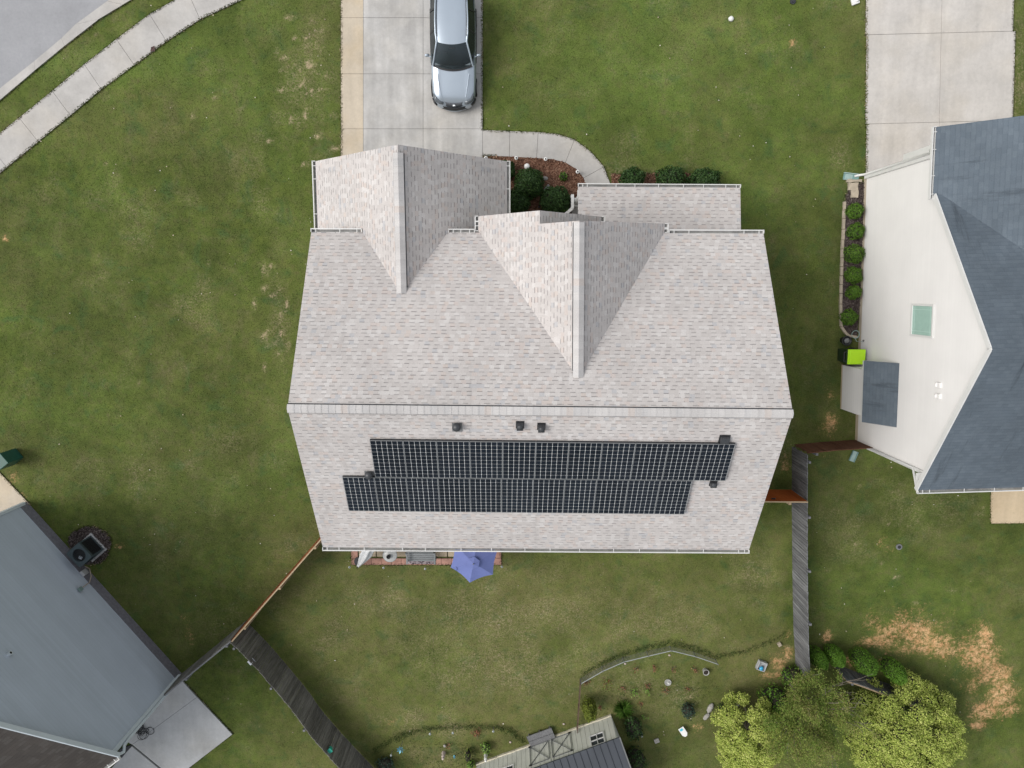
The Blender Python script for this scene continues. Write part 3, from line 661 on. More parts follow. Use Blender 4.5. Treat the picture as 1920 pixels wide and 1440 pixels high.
# the two stacked front gables
DX, DZ, DS = 1.97, 8.27, 0.882
da = Vector((DX + 0.03, front_y(DX, DZ), DZ)); df = Vector((DX, 1.99, DZ)); dv = (DZ - 5.58) / DS
pz = lambda x: DZ - DS * abs(x - DX)
xl = DX - dv - 0.03; mb = MB()
roof_slab(mb, [df, da, (DX - dv, F0.y, 5.58), (xl, F0.y, pz(xl)), (xl, 2.39, pz(xl)), (0.85, 2.39, pz(0.85)), (0.85, 1.99, pz(0.85))], (0, 1, 0))
xr = DX + dv
roof_slab(mb, [df, da, (xr, F1.y, 5.58), (xr + 0.03, 2.15, pz(xr + 0.03))], (0, 1, 0))
obj('gable_roof', mb, [M['shingle'], M['white']], house)
sz = pz(0.85) + 0.004; s_ = lambda x: sz - DS * (x - 0.85)
mb = MB(); roof_slab(mb, [(0.85, 2.39, sz), (0.85, 1.65, sz), (2.97, 1.65, s_(2.97)), (2.97, 2.39, s_(2.97))], (0, 1, 0), th=0.12)
obj('entry_gable_roof', mb, [M['shingle'], M['white']], house)
# porch roof
mb = MB(); PE, PT = 2.95, 3.30
roof_slab(mb, [(2.41, 3.70, PE), (8.31, 3.66, PE), (8.31, 1.5, PT + .03), (2.41, 1.5, PT + .03)], (1, 0, 0), th=0.12)
obj('porch_roof', mb, [M['shingle'], M['white']], house)
# caps
sd = 1 / math.hypot(1, 0.5965)
ridge_cap(house, R0, R1, (0, -sd, -.5965 * sd), (0, sd, -.5965 * sd), 0.15, 0.03)
gs = 1 / math.hypot(1, GS); ridge_cap(house, gf + Vector((0, -0.25, 0)), ga + Vector((0, 0.05, 0)), (-gs, 0, -GS * gs), (gs, 0, -GS * gs), 0.215, .025)
ds = 1 / math.hypot(1, DS); ridge_cap(house, df + Vector((0, -0.05, 0)), da + Vector((0, 0.05, 0)), (-ds, 0, -DS * ds), (ds, 0, -DS * ds), 0.215, .025)
# gutters
ev = lambda x: F0.y + (F1.y - F0.y) * (x - XW) / (XE - XW)
gutter(house, (XW, ev(XW), 5.58), (GX - hv - .02, ev(-5), 5.58), (0, 1, 0))
gutter(house, (GX + hv + .02, ev(-2), 5.58), (xl - 0.13, ev(-1), 5.58), (0, 1, 0), 0.6)
gutter(house, (xr + 0.17, ev(5), 5.58), (XE, F1.y, 5.58), (0, 1, 0))
gutter(house, B0, B1, (0, -1, 0), 1.02)
gutter(house, (gex_l, 1.95, g_ez), (gex_l, GY, g_ez), (-1, 0, 0))
gutter(house, (gex_r, 1.5, g_er), (gex_r, GY, g_er), (1, 0, 0), 1.2)
gutter(house, (xl, F0.y + .04, pz(xl)), (xl, 2.39, pz(xl)), (-1, 0, 0), 0.5)
gutter(house, (xr + .03, F1.y + .04, pz(xr + .03)), (xr + .03, 2.15, pz(xr + .03)), (1, 0, 0), 0.6)
gutter(house, (2.97, 1.9, s_(2.97)), (2.97, 2.39, s_(2.97)), (1, 0, 0), 0.5)
gutter(house, (2.41, 3.70, PE), (8.31, 3.66, PE), (0, 1, 0), 0.75)
# walls
mb = MB()
def wall_box(poly, z1, mi=0): mb.prism(poly, 0, z1, mi)
wall_box([(-6.33, 1.42), (8.02, 1.36), (8.0, -8.62), (-6.35, -8.52)], 5.30)
for x in (-6.33, 8.0):
    mb.face([(x, 1.4, 5.3), (x, -8.56, 5.3), (x, -3.57, 8.45)]); mb.face([(x - .02, 1.4, 5.3), (x - .02, -3.57, 8.45), (x - .02, -8.56, 5.3)])
wall_box([(-6.45, 4.10), (-0.60, 4.10), (-0.60, 1.43), (-6.45, 1.43)], 3.75)
mb.face([(-6.45, 4.1, 3.75), (GX, 4.1, 6.3), (-0.6, 4.1, 3.75)])
wall_box([(-0.75, 2.05), (2.65, 2.05), (2.65, 1.43), (-0.75, 1.43)], 5.0)
mb.face([(-0.75, 2.05, 5.0), (0.85, 2.05, 6.7), (2.65, 2.05, 5.0)])
obj('wall', mb, M['siding_tan'], house)
mb = MB(); mb.box((GX, 4.115, 1.1), (4.9, 0.05, 2.15)); [mb.box((GX, 4.145, .3 + .53 * i), (4.8, 0.02, .03)) for i in range(5)]
obj('garage_door', mb, M['white'], house)
mb = MB()
mb.prism(rect(2.42, 8.2, 1.45, 3.55), 0.0, 0.30)
obj('porch_floor', mb, M['conc_walk'], house)
for x in (2.56, 5.35, 8.1):
    mb = MB(); mb.cyl((x, 3.45), 0.11, 0.42, 2.72, 14); mb.box((x, 3.45, 0.36), (0.34, 0.34, 0.13)); mb.box((x, 3.45, 2.76), (0.32, 0.32, 0.1))
    obj('column', mb, M['white'], house)
mb = MB(); rl = [at(1073, 393, 1.0), at(1081, 362, 1.1)]
a, b = Vector((2.36, 3.62, 1.12)), Vector((2.36, 3.14, 1.12)); c = Vector((2.02, 2.86, 0.98))
for p, q in ((a, b), (b, c)): mb.bar(p, q, 0.11, 0.07); mb.bar(p - Vector((0, 0, .75)), q - Vector((0, 0, .75)), 0.05, 0.06)
for p in (a, b, c): mb.box((p.x, p.y, p.z / 2), (0.1, 0.1, p.z))
for t in np.linspace(.2, .8, 4):
    for p, q in ((a, b), (b, c)): r_ = p.lerp(q, t); mb.box((r_.x, r_.y, r_.z - .38), (.03, .03, .75))
obj('porch_railing', mb, M['white'], house)
# back door and windows under the eaves
for x in (-4.6, -2.0, 2.2, 5.6):
    mb = MB(); mb.box((x, -8.58 - 0.007 * (x + 6.3), 1.5), (1.05, 0.06, 1.5)); f_ = obj('window', mb, M['white'], house)
    mb = MB(); mb.box((x, -8.62 - 0.007 * (x + 6.3), 1.5), (0.88, 0.02, 1.34)); obj('pane', mb, M['black'], f_)
# roof vents, fixed to the back slope
def slope_pt(px, py, off=0.0): return on_plane(px, py, nb, kb_ + off)
def vent_box(px, py, wx, wy, hz, name='roof_vent', dome=True):
    p = slope_pt(px, py); q = nb; x = uh; y = q.cross(x); R = Matrix((x, y, q)).transposed(); mb = MB()
    mb.box(p + q * 0.012, (wx * 1.25, wy * 1.35, 0.02), M=R, mi=1)
    mb.box(p + q * (hz / 2 + .02), (wx, wy, hz), M=R)
    if dome:
        rows = []
        for k_, (r, z) in enumerate(((0.5, 0.0), (0.5, 0.35), (0.42, 0.75), (0.22, 0.98), (0.02, 1.05))):
            rows.append([p + q * (hz * .7 + z * hz * .8) + x * (math.cos(t) * r * wx) + y * (math.sin(t) * r * wx + wy * .12) for t in np.linspace(0, 2 * math.pi, 15)[:-1]])
        mb.grid(rows, 0, True)
    return obj(name, mb, [M['blackmetal'], M['black']], house, bevel=0.012)
vent_box(975, 796, 0.20, 0.22, 0.15); vent_box(1015, 799, 0.20, 0.21, 0.16); vent_box(1358, 822, 0.27, 0.22, 0.12, dome=False); vent_box(1337, 906, 0.20, 0.17, 0.12)
def stack(px, py, r, h):
    p = slope_pt(px, py); mb = MB(); mb.cyl(p, r, p.z - .1, p.z + h, 16, 0); mb.lathe((p.x, p.y, p.z + h), [(r * 1.3, -.06), (r * 1.32, 0), (r * 1.0, .05), (r * .35, .075), (0.001, .08)], 16, 0)
    x = uh; y = nb.cross(x); R = Matrix((x, y, nb)).transposed(); mb.box(p + nb * .012 + y * -.03, (r * 3.0, r * 3.4, .02), M=R, mi=1)
    return obj('vent_pipe', mb, [M['blackmetal'], M['lead']], house)
stack(857, 799, 0.10, 0.20); stack(693, 889, 0.10, 0.18)

# ------------------------------------------------------------------ 22 solar panels on the back slope
vd = (B0 - R0).normalized(); vd = (vd - uh * vd.dot(uh)).normalized()
ph = 1.575; pw = 1.004; gapx = 0.0105
def panel_at(c, proto=None):
    R = Matrix((uh, -vd, nb)).transposed().to_4x4(); R.translation = c
    if proto is None:
        t = bpy.data.objects.new('solar_panel', None); COL.objects.link(t)
        mb = MB(); hw, hh = pw / 2, ph / 2; fr = 0.011
        for s in (-1, 1):
            mb.box((s * (hw - fr / 2), 0, 0), (fr, ph, 0.042)); mb.box((0, s * (hh - fr / 2), 0), (pw - 2 * fr, fr, 0.042))
        f_ = obj('panel_frame', mb, M['frame'], t, local=True)
        mb = MB(); a, b = hw - fr, hh - fr; mb.face([(-a, -b, 0.012), (a, -b, 0.012), (a, b, 0.012), (-a, b, 0.012)], 0, [(0, 0), (1, 0), (1, 1), (0, 1)])
        mb.face([(-a, b, -0.012), (a, b, -0.012), (a, -b, -0.012), (-a, -b, -0.012)], 1)
        obj('cell_sheet', mb, [M['cells'], M['panel_side']], t, local=True)
        for s in (-1, 1):
            mb = MB(); mb.box((0, s * 0.42, -0.05), (pw, 0.045, 0.055)); obj('mounting_rail', mb, M['panel_side'], t, local=True)
        mb = MB(); mb.box((0, hh + .004, -0.035), (pw, .008, .05)); obj('skirt', mb, M['panel_side'], t, local=True)
    else: t = copy_tree(proto)
    t.matrix_world = R; return t
ordn = ['leftmost', 'second from the left', 'third from the left', 'fourth from the left', 'fifth from the left', 'middle one, sixth from the left', 'fifth from the right', 'fourth from the right', 'third from the right', 'second from the right', 'rightmost']
proto = None
for row, (xa, ca) in enumerate((((693, 825.5), 'upper'), ((645, 896.5), 'lower'))):
    base = slope_pt(*xa, 0.085)
    if row == 1:
        base1 = slope_pt(693, 825.5, 0.085); base = base1 + vd * (ph + 0.025) + uh * (-1.055)
    for i in range(11):
        c = base + uh * ((i + .5) * (pw + gapx)) + vd * (ph / 2)
        t = panel_at(c, proto); proto = proto or t
        tag(t, 'black solar panel, %s in the %s row' % (ordn[i], ca), 'solar panel', 'solar panels on the back slope of the middle house')

# ================================================================== white gabled house on the right
nh = thing('gabled_house', 'house at the right edge with cream lap siding gable wall and slate blue shingle roof', 'house', (16, -1.5, 0))
W0, W1 = at(1620, 335), at(1603, 826); wu = (W1 - W0).normalized(); wn = Vector((-wu.y, wu.x, 0)); wn = -wn if wn.x > 0 else wn; wk = wn.dot(W0)
wl = (W1 - W0).length
def onw(px, py, off=0.0): return on_plane(px, py, wn, wk + off)
wt = lambda p: (p - W0).dot(wu)
apx = onw(1862, 655, 0.30); fe = onw(1757, 365, 0.30); be = onw(1722, 920, 0.30)
ind = -wn                                     # into the house
sf = 0.655; apz = 8.72; ta = wt(apx); tf = wt(fe); tb = wt(be)
zf_, zb_ = apz - sf * (ta - tf), apz - sf * (tb - ta)
def wp(t, z, off=0.0): return W0 + wu * t + wn * off + Vector((0, 0, z))
DEP = 13.0
wing_z = 5.42
mb = MB()
lap_wall(mb, W0, wu, wn, [(0.0, 0.25), (wl + 0.06, 0.25), (wl + 0.06, zb_ - 0.05 + .25), (ta, apz - 0.16), (tf + .35, zf_ + .14), (tf + .35, wing_z - .15), (0.0, wing_z - 0.15)])
mb.prism([wp(0, 0, -.02)[:2], wp(wl + .06, 0, -.02)[:2], wp(wl + .06, 0, -DEP)[:2], wp(0, 0, -DEP)[:2]], 0, 5.2)
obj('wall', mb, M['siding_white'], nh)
mb = MB(); mb.prism([wp(0, 0, .0)[:2], wp(wl + .05, 0, .0)[:2], wp(wl + .05, 0, -.3)[:2], wp(0, 0, -.3)[:2]], 0, 0.25)
obj('foundation', mb, M['conc_beige'], nh)
mb = MB(); o_ = 0.30
A_ = wp(ta, apz, o_); A2 = wp(ta, apz, -DEP); Fp = wp(tf, zf_, o_); F2 = wp(tf, zf_, -DEP); Bp = wp(tb, zb_, o_); B2_ = wp(tb, zb_, -DEP)
roof_slab(mb, [A_, A2, B2_, Bp], wn, th=0.16)
roof_slab(mb, [A_, A2, F2, Fp], wn, th=0.16)
# garage wing, eave over the west wall, rising to the east
tw0 = wt(onw(1752, 240, .30)) ; ow = 0.34; RISE = 5.0
wa, wb = wp(tw0, wing_z, ow), wp(tf + 3.6, wing_z, ow); wc, wd_ = wp(tf + 6.5, wing_z + sf * (RISE + ow), -RISE), wp(tw0, wing_z + sf * (RISE + ow), -RISE)
# wing slope meets the main front slope along the valley
v0 = wp(tf + (zf_ - wing_z) / sf * 0 - .0, wing_z, ow)
vt = lambda off: ta - (apz - (wing_z + sf * (ow - off))) / sf      # t on the main slope with the wing's height at depth off
pts = [wp(tw0, wing_z, ow), wp(tf, wing_z, ow), wp(max(tf, vt(o_)), wing_z + sf * (ow - o_), o_)]
pts += [wp(vt(-3.9), wing_z + sf * (ow + 3.9), -3.9), wp(tw0, wing_z + sf * (ow + 3.9), -3.9)]
roof_slab(mb, pts, wu, th=0.14)
roof_slab(mb, [wp(tw0, wing_z + sf * (ow + 3.9), -3.9), wp(vt(-3.9), wing_z + sf * (ow + 3.9), -3.9), wp(vt(-3.9), wing_z, -3.9 - 4.24), wp(tw0, wing_z, -3.9 - 4.24)], wu, th=0.14)
obj('roof', mb, [M['slate'], M['white']], nh)
mb = MB()       # rake boards
for p, q in ((A_, Fp), (A_, Bp)): mb.bar(p + wn * .02 + Vector((0, 0, -.085)), q + wn * .02 + Vector((0, 0, -.085)), 0.04, 0.17)
obj('rake_trim', mb, M['white'], nh)
gutter(nh, Bp + Vector((0, 0, 0.0)), B2_, wu, 1.0); gutter(nh, wp(tf + .12, wing_z, ow), wp(tw0, wing_z, ow), wn, 0.9)
mb = MB()       # corner boards
mb.bar(wp(wl + .04, 0.2, .03), wp(wl + .04, 5.1, .03), 0.12, 0.12); obj('corner_board', mb, M['white'], nh)
mb = MB(); mb.bar(wp(-.03, 0.2, .03), wp(-.03, 5.2, .03), 0.12, 0.14); mb.prism([wp(-.1, 0, .015)[:2], wp(-.42, 0, .015)[:2], wp(-.42, 0, -5)[:2], wp(-.1, 0, -5)[:2]], 2.9, 5.25)
obj('corner_board', mb, M['white'], nh)
mb = MB()       # front downspout
mb.tube([wp(-.16, 5.3, .36), wp(-.16, 5.1, .3), wp(-.13, 4.8, .09), wp(-.13, .25, .09), wp(-.13, .08, .25), wp(-.1, .06, .42)], 0.05, 8); obj('downspout', mb, M['white'], nh)
mb = MB(); mb.tube([Bp + wn * -.1 + wu * .05 + Vector((0, 0, -.1)), Bp + wn * -.1 + wu * -.1 + Vector((0, 0, -.28)), wp(wl + .02, 4.6, .11), wp(wl + .02, .3, .11), wp(wl + .15, .08, .14)], 0.045, 8); obj('downspout', mb, M['white'], nh)
mb = MB(); mb.prism([wp(wl + .05, 0, .3)[:2], wp(tb, 0, .3)[:2], wp(tb, 0, -DEP)[:2], wp(wl + .05, 0, -DEP)[:2]], zb_ - .16, zb_ - .13); obj('soffit', mb, M['white'], nh)
# gable window
def rect_on_wall(mb, t0, t1, z0, z1, off, th, mi=0):
    P = [wp(t0, 0, off), wp(t1, 0, off), wp(t1, 0, off - th), wp(t0, 0, off - th)]; mb.prism([(p.x, p.y) for p in P], z0, z1, mi)
q0, q1 = onw(1716, 573), onw(1746, 630); t0, t1, z0, z1 = wt(q0), wt(q1), 3.98, 5.20
mb = MB()
for a in ((t0 - .07, t1 + .07, z1, z1 + .08), (t0 - .07, t1 + .07, z0 - .08, z0), (t0 - .07, t0, z0, z1), (t1, t1 + .07, z0, z1)): rect_on_wall(mb, *a, .06, .08)
win = obj('window', mb, M['white'], nh)
M['teal'] = plain('teal_blind_glass', (0.34, 0.50, 0.44), 0.12, var=0.06, scale=5, spec=0.5)
M['tealbar'] = plain('pale_muntin', (0.42, 0.57, 0.52), 0.4, var=0.03)
mb = MB(); rect_on_wall(mb, t0, t1, z0, z1, .025, .03); pane = obj('pane', mb, M['teal'], win)
mb = MB()
for a in ((t0 + .12, t0 + .135, z0, z1), (t1 - .135, t1 - .12, z0, z1), (t0, t1, z0 + .12, z0 + .135), (t0, t1, z1 - .135, z1 - .12)): rect_on_wall(mb, *a, .03, .02)
obj('muntin', mb, M['tealbar'], win)
for q in ((1763, 722), (1762, 743)):
    p = onw(*q); mb = MB(); rect_on_wall(mb, wt(p) - .085, wt(p) + .085, p.z - .09, p.z + .09, .09, .11); rect_on_wall(mb, wt(p) - .06, wt(p) + .06, p.z - .12, p.z - .05, .14, .06)
    obj('wall_vent', mb, M['siding_white'], nh, bevel=.01)
# fireplace bump-out with its own little slate roof
bx0, bx1 = wt(at(1577, 683)), wt(at(1575, 765)); bo = 0.66
mb = MB()
bt0, bt1 = bx0 + .02, bx1 + .02
lap_wall(mb, wp(0, 0, bo), wu, wn, [(bt0, .12), (bt1, .12), (bt1, 2.02), (bt0, 2.02)])
for t, s in ((bt1, 1), (bt0, -1)): lap_wall(mb, wp(t, 0, 0), wn, wu * s, [(0, .12), (bo, .12), (bo, 2.02), (0, 3.0)], course=.18)
rect_on_wall(mb, bt0 + .02, bt1 - .02, 0, 2.0, bo - .02, bo - .03)
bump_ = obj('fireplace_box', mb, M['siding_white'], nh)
mb = MB(); rect_on_wall(mb, bt0 - .01, bt1 + .01, 0, .13, bo + .012, .1); obj('box_base', mb, M['conc_sand'], bump_)
e0 = atx(1620, 680, wp(0, 0, bo + .08).x + .10); e1_ = atx(1616, 800, wp(5, 0, bo + .08).x + .05); ez = 2.02
mb = MB(); te0, te1 = bt0 - .38, bt1 + .20
roof_slab(mb, [wp(te0, 3.22, .01), wp(te1, 3.22, .01), wp(te1, ez, bo + .08), wp(te0, ez, bo + .08)], wu, th=.09)
obj('box_roof', mb, [M['slate'], M['white']], bump_)
mb = MB(); p = onw(1594, 637); mb.tube([wp(wt(at(1612, 637)), .5, .0), wp(wt(at(1612, 637)), .5, .07)], .035, 8); obj('spigot', mb, M['lead'], nh)

# ================================================================== grey-sided house in the lower left corner
lh = thing('grey_house', 'house in the lower left corner with blue grey lap siding gable wall and brown roof', 'house', (-20, -15, 0))
LA, LB = at(50, 942), at(336, 1259); lu = (LB - LA).normalized(); ln = Vector((-lu.y, lu.x, 0)); ln = ln if ln.dot(-LA) > 0 else -ln; lk = ln.dot(LA); ll = (LB - LA).length + .12
def lp(t, z, off=0.0): return LA + lu * t + ln * off + Vector((0, 0, z))
lr = on_plane(221, 1419, ln, lk + .25); lt = lambda p: (p - LA).dot(lu)
lq = on_plane(0, 1363, ln, lk + .25)
te, ze = lt(lr), lr.z; sl_ = (lq.z - ze) / (te - lt(lq)); tm = ll / 2; zm = ze + sl_ * (te - tm); LD = 12
mb = MB()
lap_wall(mb, LA, lu, ln, [(0, .5), (ll, .5), (ll, ze + sl_ * (te - ll) - .12), (tm, zm - .14), (0, ze + sl_ * (te - ll) - .12)], course=.15, lip=.016)
mb.prism([lp(0, 0, -.02)[:2], lp(ll, 0, -.02)[:2], lp(ll, 0, -LD)[:2], lp(0, 0, -LD)[:2]], 0, ze - .3)
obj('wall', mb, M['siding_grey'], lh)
mb = MB(); mb.prism([lp(-.02, 0, .035)[:2], lp(ll + .02, 0, .035)[:2], lp(ll + .02, 0, -LD)[:2], lp(-.02, 0, -LD)[:2]], 0, .5); obj('foundation', mb, M['brickband'], lh)
mb = MB(); o_ = .25
roof_slab(mb, [lp(tm, zm, o_), lp(tm, zm, -LD), lp(te, ze, -LD), lp(te, ze, o_)], ln, th=.15)
roof_slab(mb, [lp(tm, zm, o_), lp(tm, zm, -LD), lp(2 * tm - te, ze, -LD), lp(2 * tm - te, ze, o_)], ln, th=.15)
obj('roof', mb, [M['brownroof'], M['white']], lh)
mb = MB()
for t_ in (te, 2 * tm - te): mb.bar(lp(tm, zm - .08, o_ + .02), lp(t_, ze - .08, o_ + .02), .05, .18)
M['trim_cool'] = plain('pale_blue_trim', (0.55, 0.61, 0.65), 0.5, var=0.05)
obj('rake_trim', mb, M['trim_cool'], lh)
gutter(lh, lp(te, ze, o_), lp(te, ze, -LD), lu, 1.0); gutter(lh, lp(2 * tm - te, ze, o_), lp(2 * tm - te, ze, -LD), -lu, 1.0)
mb = MB(); mb.bar(lp(ll, .2, .03), lp(ll, ze - .2, .03), .12, .12); mb.bar(lp(ll, 1.7, .09), lp(ll, ze - .3, .09), .05, .05); obj('corner_board', mb, M['trim_cool'], lh)
mb = MB(); mb.bar(lp(0, .2, .03), lp(0, ze - .2, .03), .12, .12); obj('corner_board', mb, M['trim_cool'], lh)
mb = MB(); mb.tube([lp(te + .02, ze - .1, .05), lp(te + .0, ze - .28, .06), lp(ll + .28, ze - .5, .1), lp(ll + .14, ze - .72, .1), lp(ll + .10, ze - 1.1, .08), lp(ll + .10, .3, .08)], .055, 8); obj('downspout', mb, M['trim_cool'], lh)
p = on_plane(15, 1228, ln, lk); mb = MB(); mb.tube([p, p + ln * .14], .075, 12); mb.tube([p + ln * .13, p + ln * .145], .045, 12, 1); obj('wall_vent', mb, [M['trim_cool'], M['black']], lh)
def wallbox(px, py, a, b, d, m, nm):
    p = on_plane(px, py, ln, lk + .05); mb = MB(); R = Matrix((lu, ln, Vector((0, 0, 1)))).transposed(); mb.box(p + ln * d / 2, (a, d, b), M=R); return obj(nm, mb, m, lh, bevel=.01)
M['boxgrey'] = plain('pale_grey_box', (0.40, 0.41, 0.42), .5, var=.08); M['boxgreen'] = plain('green_grey_box', (0.17, 0.24, 0.235), .5, var=.1)
wallbox(156, 1075, .24, .30, .12, M['boxgrey'], 'disconnect_box'); wallbox(149, 1106, .18, .2, .10, M['boxgreen'], 'junction_box')

# ================================================================== air conditioner by the grey house
M['ac'] = plain('dark_green_grey_enamel', (0.048, 0.068, 0.075), 0.45, var=0.1)
M['ac_grille'] = plain('black_coil', (0.008, 0.010, 0.012), 0.6, var=.3, scale=30)
M['steel'] = plain('bright_steel', (0.55, 0.58, 0.62), 0.3, .7, var=.1)
a0, a1 = at(171, 1001), at(199, 1030); au = (a1 - a0).normalized(); an = Vector((-au.y, au.x, 0)); an = an if an.dot(-a0) > 0 else -an
aw, ad, ah = .82, .74, .86; ac_c = (a0 + a1) / 2 - an * (ad / 2)
arz = math.atan2(au.y, au.x)
ac = thing('air_conditioner', 'dark air conditioner with round fan opening beside the grey sided house', 'air conditioner', ac_c, rz=arz)
sg = 1 if Matrix.Rotation(arz, 3, 'Z') @ Vector((0, 1, 0)) @ an > 0 else -1
mb = MB(); mb.box((0, 0, .04), (aw + .16, ad + .14, .08)); obj('base_pad', mb, M['conc_cool'], ac, True)
mb = MB()
for sx in (-1, 1):
    for sy in (-1, 1): mb.box((sx * (aw / 2 - .03), sy * (ad / 2 - .03), .08 + ah / 2), (.06, .06, ah))
for z in (.12, .08 + ah - .05): 
    for s in (-1, 1): mb.box((0, s * (ad / 2 - .02), z), (aw - .12, .04, .07)); mb.box((s * (aw / 2 - .02), 0, z), (.04, ad - .12, .07))
n = 24; R_ = .275; hx, hy, zt = aw / 2, ad / 2, .08 + ah + .03     # lid with a round hole
ring = [(R_ * math.cos(2 * math.pi * i / n), R_ * math.sin(2 * math.pi * i / n), zt) for i in range(n)]
sq = []
for i in range(n):
    c, s = math.cos(2 * math.pi * i / n), math.sin(2 * math.pi * i / n); k = min(hx / max(abs(c), 1e-6), hy / max(abs(s), 1e-6)); sq.append((c * k, s * k, zt))
mb.grid([sq, ring, [(x, y, zt - .25) for x, y, z in ring]], 0, True, False); mb.grid([[(x, y, zt - .05) for x, y, z in sq], sq], 0, True, False)
obj('cabinet', mb, M['ac'], ac, True)
mb = MB(); mb.box((0, 0, .10 + ah * .48), (aw - .1, ad - .05, ah * .86))
for i in range(26): mb.box((-aw / 2 + .06 + i * (aw - .12) / 25, 0, .08 + ah * .5), (.008, ad - .03, ah * .84))
mb.face([(x, y, zt - .24) for x, y, z in ring]); obj('coil', mb, M['ac_grille'], ac, True)
mb = MB(); mb.cyl((0, 0), .06, zt - .23, zt - .1, 12)
for k in range(3):
    a = k * 2.094 + .4; R3 = Matrix.Rotation(a, 3, 'Z') @ Matrix.Rotation(.4, 3, 'X'); mb.box(Matrix.Rotation(a, 3, 'Z') @ Vector((.15, 0, zt - .15)), (.2, .1, .008), M=R3)
obj('fan', mb, M['boxgrey'], ac, True)
mb = MB(); mb.box((.1, -.08 * sg, zt - .07), (.15, .12, .02), rz=.4); obj('motor_plate', mb, M['steel'], ac, True)
mb = MB()
for r in (.1, .19, .27): mb.tube([(r * math.cos(t), r * math.sin(t), zt + .004) for t in np.linspace(0, 2 * math.pi, 25)], .004, 5)
for k in range(8): a = k * math.pi / 4; mb.bar((.02 * math.cos(a), .02 * math.sin(a), zt + .004), (R_ * math.cos(a), R_ * math.sin(a), zt + .004), .006, .006)
obj('fan_guard', mb, M['black'], ac, True)
M['pipe_tan'] = plain('tan_pipe', (0.30, 0.25, 0.2), .6, var=.2)
pts = [at(160, 1062, .3), at(168, 1066, .35), at(171, 1080, .45), on_plane(168, 1092, ln, lk + .12), on_plane(152, 1103, ln, lk + .06)]
mb = MB(); cp = []
for i in range(len(pts) - 1):
    for q in range(5): cp.append(pts[i].lerp(pts[i + 1], q / 5))
mb.tube(cp + [pts[-1]], .02, 8); tag(obj('conduit', mb, M['pipe_tan']), 'thin curved conduit running from the air conditioner up the grey wall', 'pipe')

# ================================================================== fences
def fence(name, label, path, h, mat, side, board=.14, post_side=None, cap=None, jit=.012, lean=.0, posts=True, group=None):
    """upright boards along PATH; rails and posts on the side away from SIDE"""
    path = [Vector((p[0], p[1], 0)) for p in path]; t = thing(name, label, 'fence', path[0], group)
    mb = MB(); mr = MB(); plist = []; run = .3
    for i in range(len(path) - 1):
        a, b = path[i], path[i + 1]; d = (b - a); L = d.length; d /= L; nn = Vector((-d.y, d.x, 0)); nn = nn if nn.dot(side) > 0 else -nn
        k = max(1, round(L / board)); R = Matrix((d, nn, Vector((0, 0, 1)))).transposed()
        for j in range(k):
            c = a + d * (L * (j + .5) / k); hh = h + random.uniform(-jit, jit) * 1.6
            mb.box(c + nn * random.uniform(0.0, .010) + Vector((0, 0, hh / 2 + .02)), (L / k - random.uniform(.008, .018), .026, hh - .02), M=R @ Matrix.Rotation(random.uniform(-.006, .006), 3, 'Y'))
        for z in (.25, h * .55, h - .22): mr.bar(a - nn * .035 + Vector((0, 0, z)), b - nn * .035 + Vector((0, 0, z)), .04, .09)
        if cap: mr.bar(a - nn * .035 + Vector((0, 0, h + .02)), b - nn * .035 + Vector((0, 0, h + .02)), .05, .03)
        while run <= L: plist.append(a + d * run - nn * .08); run += 2.3
        run -= L
    obj('boards', mb, mat, t); obj('rails', mr, cap or mat, t)
    if posts:
        for p in plist:
            mb = MB(); mb.box((p.x, p.y, (h + .04) / 2), (.09, .09, h + .04)); mb.face([(p.x - .045, p.y - .045, h + .041), (p.x + .045, p.y - .045, h + .041), (p.x + .045, p.y + .045, h + .041), (p.x - .045, p.y + .045, h + .041)]); obj('post', mb, M['grey_post'] if mat != M['red_boards'] else M['pale_wood'], t)
    return t
def catmull(P, n=5):
    P = [Vector((p[0], p[1], 0)) for p in P]; out = []
    for i in range(len(P) - 1):
        p0, p1, p2, p3 = P[max(i - 1, 0)], P[i], P[i + 1], P[min(i + 2, len(P) - 1)]
        for k in range(n):
            t = k / n; out.append(.5 * ((2 * p1) + (p2 - p0) * t + (2 * p0 - 5 * p1 + 4 * p2 - p3) * t * t + (3 * p1 - p0 - 3 * p2 + p3) * t ** 3))
    return out + [P[-1]]
f1 = [at(1485, 837), at(1485, 960), at(1486, 1080), at(1488, 1180), at(1492, 1246)]
fence('wooden_fence', 'silvery weathered board fence running down the right side of the middle back yard', f1, 1.60, M['grey_post'], Vector((-1, 0, 0)))
fence('wooden_fence', 'rusty brown board fence between the cream gable wall and the silvery fence', [at(1489, 834), at(1540, 829), at(1603, 825) + Vector((.02, 0, 0))], 1.54, M['rust_boards'], Vector((0, 1, 0)))
gt = thing('garden_gate', 'orange stained cedar gate between the middle house and the silvery fence', 'gate', at(1460, 917))
mb = MB(); ga_, gb_ = Vector((8.05, -8.46, 0)), Vector((11.93, -8.49, 0)); k = 26
for i in range(k):
    p = ga_.lerp(gb_, (i + .5) / k); mb.box((p.x, p.y, .90), ((gb_ - ga_).length / k - .006, .02, 1.72))
obj('boards', mb, M['orange_gate'], gt)
mb = MB()
for z in (.3, 1.5): mb.bar(ga_ + Vector((0, -.04, z)), gb_ + Vector((0, -.04, z)), .04, .09)
mb.bar(ga_ + Vector((0, -.01, 1.775)), gb_ + Vector((0, -.01, 1.775)), .05, .02); mb.bar(gb_ + Vector((-1.2, -.05, .3)), gb_ + Vector((-.1, -.05, 1.5)), .03, .09)
obj('gate_frame', mb, M['pale_wood'], gt)
for x in (11.2, 8.2):
    mb = MB(); mb.box((x, -8.56, .9), (.1, .1, 1.8)); obj('post', mb, M['pale_wood'], gt)
